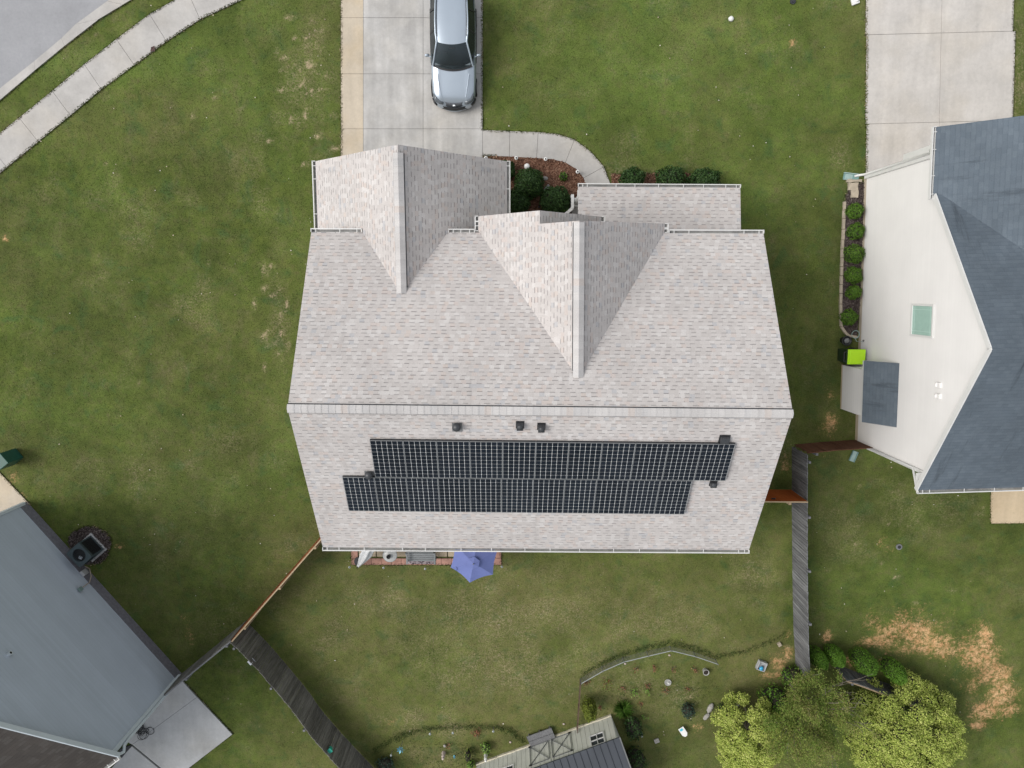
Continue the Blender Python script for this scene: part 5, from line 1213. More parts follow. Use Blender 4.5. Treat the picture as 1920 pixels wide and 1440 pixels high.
p = at(287, 92, .05); mb = MB(); mb.face([(p.x - .1, p.y - .12, .06), (p.x + .02, p.y - .06, .09), (p.x + .09, p.y + .12, .07), (p.x - .05, p.y + .05, .11)]); mb.face([(p.x - .12, p.y - .05, .07), (p.x + .05, p.y - .1, .06), (p.x + .1, p.y + .02, .1)]); tag(obj('dead_leaf', mb, plain('dry_leaf', (.09, .05, .045), .8, var=.4, scale=20)), 'dark dry leaf lying on the street pavement', 'leaf')

# ---- things along the right house
M['teal_plastic'] = plain('faded_teal_plastic', (.16, .27, .255), .6, var=.2); M['teal_bright'] = plain('pale_teal_plastic', (.28, .38, .36), .6, var=.15)
p = at(1595, 332); t = thing('splash_block', 'faded teal splash tray under the front downspout of the cream house', 'splash block', p)
mb = MB(); mb.box((p.x, p.y, .03), (.62, .26, .04), rz=-.12); obj('tray', mb, M['teal_plastic'], t)
mb = MB(); [mb.box((p.x, p.y + s * .13, .07), (.62, .03, .07), rz=-.12) for s in (-1, 1)]; mb.box((p.x - .1, p.y + .01, .056), (.3, .2, .01), rz=-.12); obj('rim', mb, M['teal_bright'], t)
for (px, py, wx, wy, lb) in ((1600, 339.5, .6, .11, 'long narrow pale stone just below the teal splash tray'), (1598, 350, .40, .30, 'pale square stepping stone below the long narrow stone'), (1600, 364, .30, .30, 'pale stepping stone nearest the six green shrubs')):
    p = at(px, py); mb = MB(); mb.prism(rough_poly([Vector((p.x - wx / 2, p.y - wy / 2)), Vector((p.x + wx / 2, p.y - wy / 2)), Vector((p.x + wx / 2, p.y + wy / 2)), Vector((p.x - wx / 2, p.y + wy / 2))], .12, .02), 0, .11); tag(obj('stepping_stone', mb, M['edgestone']), lb, 'stone', 'stepping stones by the front downspout')
ep = [at(*q) for q in ((1582, 378), (1581, 410), (1579, 450), (1577, 500), (1575.5, 550), (1575, 590), (1576, 612), (1583, 623), (1590, 629), (1606, 632))]
mb = MB()
for a, b in zip(ep[:-1], ep[1:]):
    L = (b - a).length; n = max(1, round(L / .42)); dd = (b - a) / L
    for i in range(n): mb.bar(a + dd * (L * i / n + .01) + Vector((random.uniform(-.01, .01), 0, .05)), a + dd * (L * (i + 1) / n - .01) + Vector((random.uniform(-.01, .01), 0, .05)), .10, .10)
tag(obj('bed_edging', mb, M['edgestone']), 'buff stone edging along the narrow bed of the cream house', 'edging')
p = at(1588, 639, .35); t = thing('planter', 'black round planter tub beside the lime lidded bin', 'planter', (p.x, p.y, 0))
mb = MB(); mb.lathe((p.x, p.y, 0), [(.14, 0), (.19, .34), (.205, .36), (.17, .36), (.15, .28), (.001, .28)], 20); obj('tub', mb, M['black'], t)
mb = MB(); mb.ball((p.x + .02, p.y, .30), .12, 12, 6, 0, .1, (1, 1, .5)); obj('contents', mb, M['lead'], t)
t = thing('hose_reel', 'coil of thin green garden hose against the cream wall', 'hose', at(1604, 629)); c = at(1604, 627, .1); mb = MB()
for k in range(2): mb.tube([(c.x + (.15 + .012 * k) * math.cos(a), c.y + (.15 + .012 * k) * math.sin(a), .10 + .02 * k) for a in np.linspace(0, 6.28, 25)], .012, 6)
mb.tube([c + Vector((.0, -.16, 0)), at(1606, 640, .15), wp(wt(at(1611, 639)), .5, .06)], .012, 6); obj('coil', mb, M['teal_bright'], t)
# lime lidded bin
M['lime'] = plain('lime_lid', (.42, .72, .02), .4, var=.04, scale=5, spec=.4); M['binbody'] = plain('bin_dark_green', (.012, .030, .012), .5, var=.3)
bx = atx(1605, 669, at(1590, 669, 0).x + .40); bp = at(1604, 669, 1.0); bin_ = thing('wheeled_bin', 'lime green lidded wheeled bin standing against the cream wall', 'bin', (bp.x, bp.y, 0))
hx, hy = .36, .30; mb = MB()
for z0, z1, s0, s1 in ((.06, 1.0, .82, 1.0),):
    lo = [(bp.x + a * hx * s0, bp.y + b * hy * s0, z0) for a, b in ((-1, -1), (1, -1), (1, 1), (-1, 1))]; hi = [(bp.x + a * hx * s1, bp.y + b * hy * s1, z1) for a, b in ((-1, -1), (1, -1), (1, 1), (-1, 1))]
    mb.grid([lo, hi], 0, True, False); mb.face(hi); mb.face(lo[::-1])
obj('bin_body', mb, M['binbody'], bin_, bevel=.03)
mb = MB(); mb.box((bp.x + .02, bp.y, 1.035), (.70, .60, .05)); mb.box((bp.x - .03, bp.y, 1.07), (.46, .52, .03)); mb.box((bp.x + .27, bp.y - .0, 1.066), (.13, .42, .012)); obj('bin_lid', mb, M['lime'], bin_, bevel=.03)
mb = MB(); mb.tube([(bp.x - .36, bp.y - .2, .98), (bp.x - .44, bp.y - .18, .96), (bp.x - .44, bp.y + .18, .96), (bp.x - .36, bp.y + .2, .98)], .022, 8); obj('handle', mb, M['black'], bin_)
for s in (-1, 1): mb = MB(); mb.tube([(bp.x + .26, bp.y + s * .24, .1), (bp.x + .26, bp.y + s * .29, .1)], .1, 14); obj('wheel', mb, M['tyre'], bin_)
# teal splash tray at the back, drain cap, bin at left
p = at(1599, 855); t = thing('splash_block', 'faded teal splash tray on the grass below the rusty brown fence', 'splash block', p); mb = MB(); mb.box((p.x, p.y, .03), (.22, .46, .04), rz=-.35); obj('tray', mb, M['teal_bright'], t)
mb = MB(); [mb.box(Vector((p.x, p.y, .07)) + Matrix.Rotation(-.35, 3, 'Z') @ Vector((s * .11, 0, 0)), (.025, .46, .07), rz=-.35) for s in (-1, 1)]; obj('rim', mb, M['teal_plastic'], t)
p = at(1685, 1025); mb = MB(); mb.cyl(p, .13, 0, .05, 18); mb.cyl(p, .07, .05, .07, 14, 1); tag(obj('drain_cap', mb, [M['lead'], M['black']]), 'round grey drain cap in the grass of the right back yard', 'drain cap')
M['greencart'] = plain('dark_green_cart', (.012, .075, .055), .45, var=.15); p = at(-2, 866, 1.0); t = thing('wheeled_bin', 'dark green bin cut off by the left edge of the picture', 'bin', (p.x, p.y, 0))
mb = MB(); mb.box((p.x, p.y, .52), (.56, .52, .95), rz=.65); obj('bin_body', mb, M['greencart'], t, bevel=.03); mb = MB(); mb.box((p.x, p.y, 1.03), (.64, .58, .06), rz=.65); obj('bin_lid', mb, M['greencart'], t, bevel=.02)
# cable heap and mat by the grey house
t = thing('cable_heap', 'tangled black cable or hose heaped on the concrete slab by the grey house', 'cable', at(268, 1370)); mb = MB(); c = at(266, 1371, .1)
for k in range(9):
    r1, r2 = random.uniform(.12, .26), random.uniform(.10, .22); ox, oy = random.uniform(-.22, .22), random.uniform(-.2, .2); ph_ = random.uniform(0, 6)
    mb.tube([(c.x + ox + r1 * math.cos(a), c.y + oy + r2 * math.sin(a + .4), .115 + .02 * k * .6 + .015 * math.sin(2 * a + ph_)) for a in np.linspace(ph_, ph_ + 6.1, 22)], .013, 6)
c2 = at(282, 1370, .1); mb.tube([(c2.x + .17 * math.cos(a), c2.y + .17 * math.sin(a), .12) for a in np.linspace(1, 7.1, 22)], .012, 6); obj('loops', mb, M['black'], t)
mb = MB(); mb.prism(P2((226, 1403), (250, 1394), (231, 1418), (210, 1430)), .02, .10); tag(obj('door_mat', mb, plain('charcoal_mat', (.05, .05, .053), .95)), 'charcoal mat at the eaves corner of the grey house', 'mat')

# ---- ornaments in the lower garden
M['petal'] = plain('blue_green_metal_petals', (.07, .20, .25), .3, .5, var=.35, scale=14)
p = at(751, 1405, .6); t = thing('pinwheel_flower', 'blue metal flower pinwheel on a stake in the lower flower bed', 'ornament', (p.x, p.y, 0)); mb = MB()
for k in range(7):
    a = k * .8976; d = Vector((math.cos(a), math.sin(a), .15)); s_v = Vector((-math.sin(a), math.cos(a), .3)); c0 = Vector((p.x, p.y, .62)); mb.face([c0, c0 + d * .1 + s_v * .045, c0 + d * .19, c0 + d * .1 - s_v * .03])
obj('petals', mb, M['petal'], t); mb = MB(); mb.cyl(p, .01, 0, .62, 6); mb.ball((p.x, p.y, .64), .025, 8, 6); obj('stake', mb, M['lead'], t)
M['pinkstone'] = plain('pinkish_plaster', (.48, .40, .36), .8, var=.15, scale=10)
p = at(832, 1411, .0); t = thing('garden_statue', 'small pinkish garden figure standing in the lower flower bed', 'statue', p)
mb = MB(); mb.lathe((p.x, p.y, 0), [(.09, 0), (.10, .05), (.07, .16), (.085, .28), (.05, .36), (.001, .38)], 14); mb.ball((p.x, p.y, .42), .06, 12, 8); obj('figure', mb, M['pinkstone'], t)
p = at(834, 1397); mb = MB(); mb.ball((p.x, p.y, .06), .08, 10, 6, 0, .2, (1, .8, .7)); tag(obj('rock', mb, M['stone']), 'small grey stone just above the pinkish garden figure', 'rock')
p = at(852, 1419, .5); t = thing('plant_marker', 'blue green paddle shaped marker on a thin stake in the lower flower bed', 'ornament', (p.x, p.y, 0)); mb = MB(); mb.ball((p.x, p.y, .5), .1, 12, 6, 0, 0, (.55, 1.0, .25)); obj('paddle', mb, M['petal'], t); mb = MB(); mb.tube([(p.x + .03, p.y - .05, .5), (p.x + .02, p.y - .25, .0)], .012, 6); obj('stake', mb, M['black'], t)
p = at(911, 1415, .0); t = thing('garden_statue', 'white garden figure at the left corner of the shed', 'statue', p); mb = MB(); mb.lathe((p.x, p.y, 0), [(.08, 0), (.09, .06), (.06, .2), (.075, .3), (.04, .38), (.001, .4)], 14); mb.ball((p.x + .01, p.y, .43), .055, 12, 8); obj('figure', mb, M['lampwhite'], t)
for px, py, lb in ((957, 1391, 'small pale stone in the grass left of the wooden step'), (1057, 1357, 'small pale stone in the grass right of the wooden step'), (1255, 1228, 'small pale stone just inside the top bend of the wire fence'), (1172, 1244, 'small pale stone below the left bend of the wire fence')):
    rock(px, py, .055, lb, (1, .8, .7), 'pinkstone')
M['galv'] = plain('pale_concrete_ring', (.36, .36, .34), .7, var=.2)
p = at(1253, 1281, .1); t = thing('sprinkler_ring', 'pale round tray with a white knob among the red sprigs', 'ornament', (p.x, p.y, 0)); mb = MB(); mb.lathe((p.x, p.y, 0), [(.14, 0), (.15, .06), (.13, .06), (.11, .02), (.001, .02)], 20); obj('tray', mb, M['galv'], t); mb = MB(); mb.cyl(p, .03, .02, .12, 10); mb.ball((p.x, p.y, .12), .04, 10, 6); obj('knob', mb, M['lampwhite'], t)
p = at(1324, 1261, .2); t = thing('planter', 'round planter filled with dark soil near the end of the wire fence', 'planter', (p.x, p.y, 0)); mb = MB(); mb.lathe((p.x, p.y, 0), [(.11, 0), (.135, .2), (.14, .22), (.115, .22), (.11, .17)], 20); obj('tub', mb, M['galv'], t); mb = MB(); mb.lathe((p.x, p.y, .17), [(.112, 0), (.06, .02), (.001, .025)], 14); obj('soil', mb, plain('dark_soil', (.025, .018, .014), .95), t)
p = at(1281, 1372, .25); R = Matrix.Rotation(.62, 3, 'Z') @ Matrix.Rotation(-.3, 3, 'X'); t = thing('white_marker', 'white tapered board with a turquoise patch lying in the lower garden', 'board', (p.x, p.y, 0))
pl = [(-.13, .19), (.13, .19), (.13, -.12), (.05, -.22), (-.05, -.22), (-.13, -.12)]; mb = MB(); top = [p + R @ Vector((x, y, .02)) for x, y in pl]; bot = [p + R @ Vector((x, y, -.02)) for x, y in pl]; mb.face(top[::-1]); mb.face(bot); mb.grid([bot, top], 0, True, False); obj('board', mb, M['lampwhite'], t)
mb = MB(); q = [(-.09, .155), (.05, .155), (.05, .06), (-.09, .06)]; mb.face([p + R @ Vector((x, y, .024)) for x, y in q][::-1]); obj('patch', mb, plain('turquoise_patch', (.05, .42, .55), .5), t); mb = MB(); mb.cyl(p, .012, 0, .24, 6); obj('stake', mb, M['lead'], t)
p = at(1204, 1381, .35); t = thing('garden_figurine', 'small navy figurine with a white top right of the shed', 'ornament', (p.x, p.y, 0)); mb = MB(); mb.lathe((p.x, p.y, 0), [(.05, 0), (.06, .12), (.045, .3), (.001, .33)], 12); obj('figure', mb, plain('navy_glaze', (.02, .03, .12), .3), t); mb = MB(); mb.ball((p.x - .01, p.y + .02, .37), .05, 10, 7); obj('head', mb, M['lampwhite'], t)
p = at(1231, 1388); mb = MB(); mb.box((p.x, p.y, .04), (.22, .2, .07), rz=.4); mb.ball((p.x, p.y - .02, .06), .09, 9, 5, 0, .15, (1, .7, .5)); tag(obj('rock', mb, M['stone'], bevel=.02), 'flat grey brown stone in the shade right of the shed', 'rock')
for px, py, r, lb, rz in ((1331, 1326, .19, 'long pale grey rock, upper one left of the bright tree', 1.1), (1324, 1342, .16, 'mottled grey rock, lower one left of the bright tree', .9), (1378, 1318, .20, 'pale rock at the foot of the bright yellow green tree', .2), (1361, 1319, .07, 'small pale rock left of the rock under the bright tree', 0)):
    rock(px, py, r, lb, (1.25, .62, .6), 'stone', rz)
p = at(1429, 1250, .2); t = thing('plastic_tub', 'pale open tub holding something bright blue on the bare clay', 'tub', (p.x, p.y, 0), rz=-.35); mb = MB()
for a in ((-.17, 0, .03, .38), (.17, 0, .03, .38)): mb.box((a[0], a[1], .11), (.03, .38, .2))
for s in (-1, 1): mb.box((0, s * .19, .11), (.37, .03, .2))
mb.box((0, 0, .03), (.34, .36, .02)); obj('tub', mb, M['boxgrey'], t, True); mb = MB(); mb.ball((.02, -.11, .17), .10, 12, 7, 0, .1, (.9, 1.1, .6)); obj('blue_toy', mb, plain('bright_blue_plastic', (.04, .36, .62), .4), t, True)
p = at(1462, 1209, .1); mb = MB(); mb.box((p.x, p.y, .06), (.16, .16, .12), rz=.6); mb.box((p.x, p.y, .128), (.12, .12, .016), rz=.6); tag(obj('stone_block', mb, M['edgestone'], bevel=.01), 'small pale square block on the bare clay by the silvery fence', 'block')

# ================================================================== plants
def leaf_mesh(name, pos, nrm, size, mats, aspect=0.5, parent=None, tips=None):
    n = len(pos); r = rng.normal(size=(n, 3)); u = np.cross(nrm, r) if tips is None else tips
    u /= np.linalg.norm(u, axis=1, keepdims=True) + 1e-9; v_ = np.cross(nrm, u); v_ /= np.linalg.norm(v_, axis=1, keepdims=True) + 1e-9
    s = size[:, None]; V = np.stack([pos - u * s * .5, pos + v_ * s * .5 * aspect, pos + u * s * .5 - nrm * s * .08, pos - v_ * s * .5 * aspect], 1).reshape(-1, 3)
    me = bpy.data.meshes.new(name); me.vertices.add(n * 4); me.vertices.foreach_set('co', V.ravel().astype(np.float32))
    me.loops.add(n * 4); me.loops.foreach_set('vertex_index', np.arange(n * 4, dtype=np.int32))
    me.polygons.add(n); me.polygons.foreach_set('loop_start', (np.arange(n) * 4).astype(np.int32)); me.update(calc_edges=True)
    for m in (mats if isinstance(mats, list) else [mats]): me.materials.append(m)
    o = bpy.data.objects.new(name, me); COL.objects.link(o)
    if parent is not None: o.parent = parent; o.location = -WT.get(parent.name, Vector((0, 0, 0)))
    WT[o.name] = Vector((0, 0, 0)); return o
def sphere_dirs(n, up=0.0):
    d = rng.normal(size=(n, 3)); d[:, 2] = d[:, 2] + up; return d / np.linalg.norm(d, axis=1, keepdims=True)
M['leaf_dark'] = leaf('dark_boxwood_leaves', [(0.05, (.013, .032, .009)), (.5, (.030, .070, .017)), (1.0, (.075, .14, .036))], .55, .15)
M['leaf_mid'] = leaf('fresh_boxwood_leaves', [(0.05, (.035, .085, .008)), (.5, (.075, .16, .016)), (1.0, (.15, .26, .035))], .6, .2)
M['leaf_hedge'] = leaf('hedge_leaves', [(0.05, (.035, .085, .008)), (.5, (.08, .18, .015)), (1.0, (.15, .28, .035))], .6, .2)
M['leaf_bright'] = leaf('yellow_green_leaves', [(0.0, (.15, .22, .035)), (.35, (.31, .40, .07)), (.75, (.52, .57, .15)), (1.0, (.64, .66, .24))], .65, .3)
M['leaf_olive'] = leaf('olive_brown_leaves', [(0.0, (.065, .12, .018)), (.42, (.145, .23, .038)), (.62, (.21, .265, .055)), (.82, (.25, .235, .08)), (1.0, (.34, .31, .13))], .75, .25, .45, .75, .9)
M['leaf_red'] = leaf('rust_red_sprigs', [(0.0, (.12, .05, .03)), (.5, (.24, .105, .06)), (.85, (.30, .18, .08)), (1.0, (.17, .19, .06))], .75, .2)
M['leaf_mix'] = leaf('green_red_leaves', [(0.0, (.16, .05, .025)), (.35, (.20, .08, .03)), (.5, (.12, .16, .03)), (1.0, (.20, .25, .05))], .75, .2)
M['leaf_lime'] = leaf('light_green_leaves', [(0.0, (.08, .16, .02)), (.6, (.17, .30, .05)), (1.0, (.30, .42, .12))], .65, .25)
M['leaf_blade'] = leaf('sword_leaves', [(0.0, (.04, .10, .012)), (.5, (.10, .21, .03)), (1.0, (.24, .36, .09))], .55, .25)
M['leaf_cypress'] = leaf('cypress_sprays', [(0.0, (.05, .075, .010)), (.5, (.12, .155, .018)), (1.0, (.24, .27, .05))], .7, .2)
M['leaf_blue'] = leaf('blue_green_leaves', [(0.0, (.012, .028, .018)), (.5, (.03, .06, .04)), (1.0, (.08, .12, .085))], .6, .2)
M['core'] = plain('dark_shade_core', (.022, .020, .012), .95, var=.4, scale=12); M['bark'] = plain('grey_bark', (.15, .13, .105), .9, var=.3, scale=10)  # core tone paints the deep shade inside foliage
def shrub(name, label, c, rx, ry, rz, mat, n=2600, ls=.075, group=None, lump=.10, cz=None, cat='shrub', shag=.12):
    c = Vector(c); t = thing(name, label, cat, (c.x, c.y, 0), group); cz = rz * .92 if cz is None else cz
    d = sphere_dirs(n, .35); d = d[d[:, 2] > -.75]; m = len(d)
    ph_ = rng.uniform(0, 6, 6); lum = 1 + lump * (np.sin(d[:, 0] * 5 + ph_[0]) * np.sin(d[:, 1] * 5 + ph_[1]) + .7 * np.sin(d[:, 2] * 7 + ph_[2]) * np.sin(d[:, 0] * 8 + ph_[3]))
    r = lum * (1 - shag * rng.random(m) ** 1.5 + .06 * (rng.random(m) - .3)); ctr = np.array([c.x, c.y, cz])
    pos = ctr + d * r[:, None] * np.array([rx, ry, rz]); pos[:, 2] = np.maximum(pos[:, 2], .03)
    nn = d + rng.normal(size=(m, 3)) * .55; nn /= np.linalg.norm(nn, axis=1, keepdims=True)
    leaf_mesh('foliage', pos, nn, ls * rng.uniform(.6, 1.3, m), mat, .55, t)
    mb = MB(); mb.ball((c.x, c.y, cz), 1.0, 16, 9, 0, .04, (rx * .80, ry * .80, rz * .82)); obj('shade_core', mb, M['core'], t)  # dark ball added inside the leaves to block light
    mb = MB(); mb.cyl((c.x, c.y), .03, 0, cz, 7); obj('stem', mb, M['bark'], t); return t
def px_shrub(px, py, rpx, h, *a, **k):
    c = at(px, py, h * .55); r = rpx / 46.0; return c, r
# front bed
for px, py, rp, h, lb in ((992, 344, 27, .95, 'big round dark green shrub in the middle of the mulch bed'), (1041, 377, 28, 1.0, 'big round dark green shrub by the white porch railing'), (966, 382, 27, .9, 'dark green shrub half hidden under the lower garage eaves corner'), (949, 318, 16, .8, 'dark green shrub mostly hidden by the garage gutter')):
    c, r = px_shrub(px, py, rp, h); shrub('round_shrub', lb, c, r, r, h * .55, M['leaf_dark'], 4200, .085, 'round dark shrubs in the mulch bed', cz=h * .5, lump=.10, shag=.26)
c, r = px_shrub(1056, 331, 8, .3); shrub('small_plant', 'small green sprig alone in the mulch near the path bend', c, .17, .2, .2, M['leaf_mid'], 240, .08, cz=.16, lump=.2, cat='plant', shag=.5)
for px, rx_, lb in ((1186, .52, 'dark green shrub before the porch, nearest the curved path'), (1258, .62, 'dark green shrub before the porch, middle one'), (1322, .66, 'dark green shrub before the porch, farthest from the path')):
    c = at(px, 337, .6); shrub('porch_shrub', lb, c, rx_ * random.uniform(.9, 1.08), random.uniform(.44, .54), .5, M['leaf_dark'], 3400, .085, 'dark shrubs in front of the porch', cz=.5, lump=.14, shag=.28)
for px, py, rp, lb in ((1602, 396, 15, 'topmost'), (1604, 434, 16, 'second from the top'), (1601, 476, 17, 'third from the top'), (1600, 516, 15.5, 'fourth from the top'), (1600, 548, 12.5, 'fifth from the top and the smallest'), (1591, 595, 15, 'lowest, next to the hose')):
    c = at(px, py, .3); r = rp / 46.5 * random.uniform(.92, 1.08); shrub('box_shrub', 'fresh green clipped shrub along the cream wall, ' + lb, c, r, r, .34, M['leaf_mid'], 1700, .06, 'fresh green shrubs along the cream wall', cz=.30, lump=.12, shag=.16)
for px, py, rx_, hh, lb in ((1519, 1216, .34, 1.5, 'clipped green shrub beyond the silvery fence, nearest to the fence'), (1550, 1212, .36, 1.5, 'clipped green shrub, second from the silvery fence'), (1600, 1220, .46, 1.75, 'clipped green shrub, third from the silvery fence and the largest'), (1654, 1236, .42, 1.7, 'clipped green shrub, fourth from the silvery fence'), (1684, 1262, .34, 1.3, 'clipped green shrub, farthest from the silvery fence')):
    c = at(px, py, 0); shrub('clipped_shrub', lb, c, rx_, rx_, hh * .53, M['leaf_hedge'], 4200, .06, 'clipped shrubs along the back fence', cz=hh * .5, lump=.07, shag=.15)
# lower garden
c = at(1105, 1325, .6); t = shrub('conical_shrub', 'yellow green upright conifer beside the rusty fence', c, .30, .34, .75, M['leaf_cypress'], 2400, .08, cz=.75, lump=.12, shag=.3)
def rosette(name, label, px, py, n, L, mat, up=.55, wd=.035, cat='plant', group=None, base=0.05):
    p = at(px, py, L * .3); t = thing(name, label, cat, (p.x, p.y, 0), group); mb = MB()
    for i in range(n):
        a = random.uniform(0, 6.283); e = random.uniform(.15, 1.25) if up else 0; l_ = L * random.uniform(.65, 1.1); d = Vector((math.cos(a), math.sin(a), 0)); s_ = Vector((-math.sin(a), math.cos(a), 0)); w_ = wd * random.uniform(.7, 1.3)
        c0 = Vector((p.x, p.y, base)); c1 = c0 + d * l_ * .5 * math.cos(e) + Vector((0, 0, l_ * .5 * math.sin(e))); c2 = c0 + d * l_ * .98 * math.cos(e * .75) + Vector((0, 0, l_ * .8 * math.sin(e * .7)))
        mb.face([c0 - s_ * w_ * .4, c0 + s_ * w_ * .4, c1 + s_ * w_ * .5, c2, c1 - s_ * w_ * .5])
    obj('leaves', mb, mat, t); return t
rosette('yucca', 'bright green spiky rosette plant at the right corner of the shed', 1168, 1331, 170, .58, M['leaf_blade'])
def sprig(px, py, r, h, mat, label, n=90, ls=.08, group='rust red sprigs in the garden beds', name='red_sprig'):
    p = at(px, py, h * .6); t = thing(name, label, 'plant', (p.x, p.y, 0), group); m = n
    pos = np.array([p.x, p.y, 0]) + np.stack([rng.normal(0, r * .5, m), rng.normal(0, r * .5, m), rng.uniform(.03, h, m)], 1)
    nn = sphere_dirs(m, .8); leaf_mesh('leaves', pos, nn, ls * rng.uniform(.6, 1.3, m), mat, .5, t)
    mb = MB()
    for i in range(5): q = pos[rng.integers(m)]; mb.tube([(p.x, p.y, 0), tuple(q)], .008, 5)
    obj('stem', mb, M['bark'], t)
for px, py, r, h, m, lb in ((1139, 1283, .26, .55, 'leaf_mix', 'bushy green and rust plant inside the left part of the wire fence'), (1193, 1258, .18, .4, 'leaf_red', 'rust red sprig under the left bend of the wire fence'), (1227, 1254, .14, .3, 'leaf_red', 'rust red sprig with a green foot, second from the left bend'), (1263, 1257, .17, .35, 'leaf_red', 'rust red sprig above the pale round tray'), (1305, 1258, .14, .2, 'leaf_red', 'sparse rust red sprig left of the round planter'), (1100, 1281, .14, .15, 'leaf_red', 'sparse rust red sprig in the left corner of the wire fence'),
                            (1168, 1291, .15, .15, 'leaf_red', 'faint rust sprig right of the bushy green and rust plant'), (1215, 1287, .13, .15, 'leaf_red', 'faint rust sprig by the lime green clump'), (1249, 1295, .18, .2, 'leaf_red', 'rust red sprig below the pale round tray'), (1288, 1293, .13, .15, 'leaf_red', 'faint rust sprig right of the pale round tray'), (1202, 1322, .12, .25, 'leaf_red', 'rust sprig right of the spiky rosette'), (1124, 1327, .10, .12, 'leaf_red', 'tiny rust sprig beside the conifer'),
                            (893, 1374, .22, .2, 'leaf_red', 'low rust red sprig in the lower flower bed'), (840, 1399, .10, .35, 'leaf_red', 'rust sprig beside the pinkish garden figure')):
    sprig(px, py, r, h, M[m], lb, 110 if r > .2 else 34, .075)
for px, py, r, n, lb in ((1189, 1298, .20, 70, 'lime green clump left of the pale round tray'), (1214, 1297, .11, 40, 'small lime green clump with a yellow flower'), (1207, 1345, .15, 30, 'small pale green clump right of the spiky rosette')):
    sprig(px, py, r, .2, M['leaf_lime'], lb, n, .09, 'lime green clumps in the garden bed', 'green_clump')
c = at(1291, 1333, .35); shrub('small_shrub', 'blue green loose shrub left of the rocks', c, .30, .33, .32, M['leaf_blue'], 500, .10, cz=.3, lump=.2, shag=.5)
c = at(911, 1404, .3); shrub('small_shrub', 'bright green leafy plant at the left corner of the shed', c, .24, .26, .26, M['leaf_lime'], 260, .10, cz=.24, lump=.2, shag=.45)
c = at(722, 1434, .35); shrub('small_shrub', 'dark blue green shrub at the bottom edge beside the dark fence', c, .40, .30, .32, M['leaf_blue'], 520, .10, cz=.3, lump=.2, shag=.45)
c = at(877, 1417, .4); shrub('small_shrub', 'thin dark brown green shrub left of the shed', c, .17, .28, .4, M['leaf_olive'], 170, .09, cz=.36, lump=.25, shag=.6)
c = at(882, 1436, .3); shrub('small_shrub', 'light green grassy clump at the bottom edge left of the shed', c, .18, .2, .22, M['leaf_lime'], 200, .10, cz=.2, lump=.2, shag=.5)
# dark leafy shrub in the shade right of the shed
c = at(1183, 1360, .4); shrub('dark_shrub', 'very dark shrub hugging the right wall of the shed', c + Vector((.12, -.1, 0)), .42, .55, .45, M['leaf_dark'], 900, .11, cz=.4, lump=.2, shag=.5)
c = at(1188, 1415, .5); shrub('dark_shrub', 'dark shrub behind the navy figurine at the bottom edge', c + Vector((.1, -.3, 0)), .5, .6, .55, M['leaf_dark'], 1000, .11, cz=.45, lump=.2, shag=.5)
# taller grass added along the edges of the beds
def edge_grass(pts, n, label, spread=.09, h=.16):
    P = [at(*q) for q in pts]; pos = []
    for _ in range(n):
        i = random.randrange(len(P) - 1); q = P[i].lerp(P[i + 1], random.random()); pos.append((q.x + random.gauss(0, spread), q.y + random.gauss(0, spread), random.uniform(.02, h)))
    pos = np.array(pos); nn = sphere_dirs(len(pos), .3); o = leaf_mesh('edge_grass', pos, nn, rng.uniform(.05, .13, len(pos)), M['leaf_tall'], .22); tag(o, label, kind='stuff')
M['leaf_tall'] = leaf('tall_grass', [(0, (.018, .035, .008)), (.5, (.04, .07, .014)), (1, (.085, .115, .03))], .8, .15)
edge_grass([(700, 1408), (738, 1384), (770, 1372), (815, 1364), (870, 1360), (930, 1361), (960, 1370), (982, 1390)], 1500, 'taller dark grass drawing the shadow line along the curved top edge of the lower flower bed')  # dark clumps added to draw the shadow line of the bed edge
edge_grass([(1088, 1266), (1128, 1242), (1167, 1226), (1212, 1213), (1255, 1204), (1300, 1214), (1341, 1230), (1400, 1220), (1478, 1186)], 1500, 'taller dark grass along the outside of the low wire fence', .08, .12)
edge_grass([(1095, 1350), (1130, 1345), (1200, 1330), (1180, 1300), (1120, 1300), (1260, 1320), (1320, 1300), (1240, 1260)], 700, 'loose green weeds between the plants of the fenced garden', .35, .10)
edge_grass([(735, 1425), (800, 1410), (870, 1400), (905, 1420), (860, 1435), (780, 1438)], 600, 'loose green weeds in the lower flower bed', .30, .10)
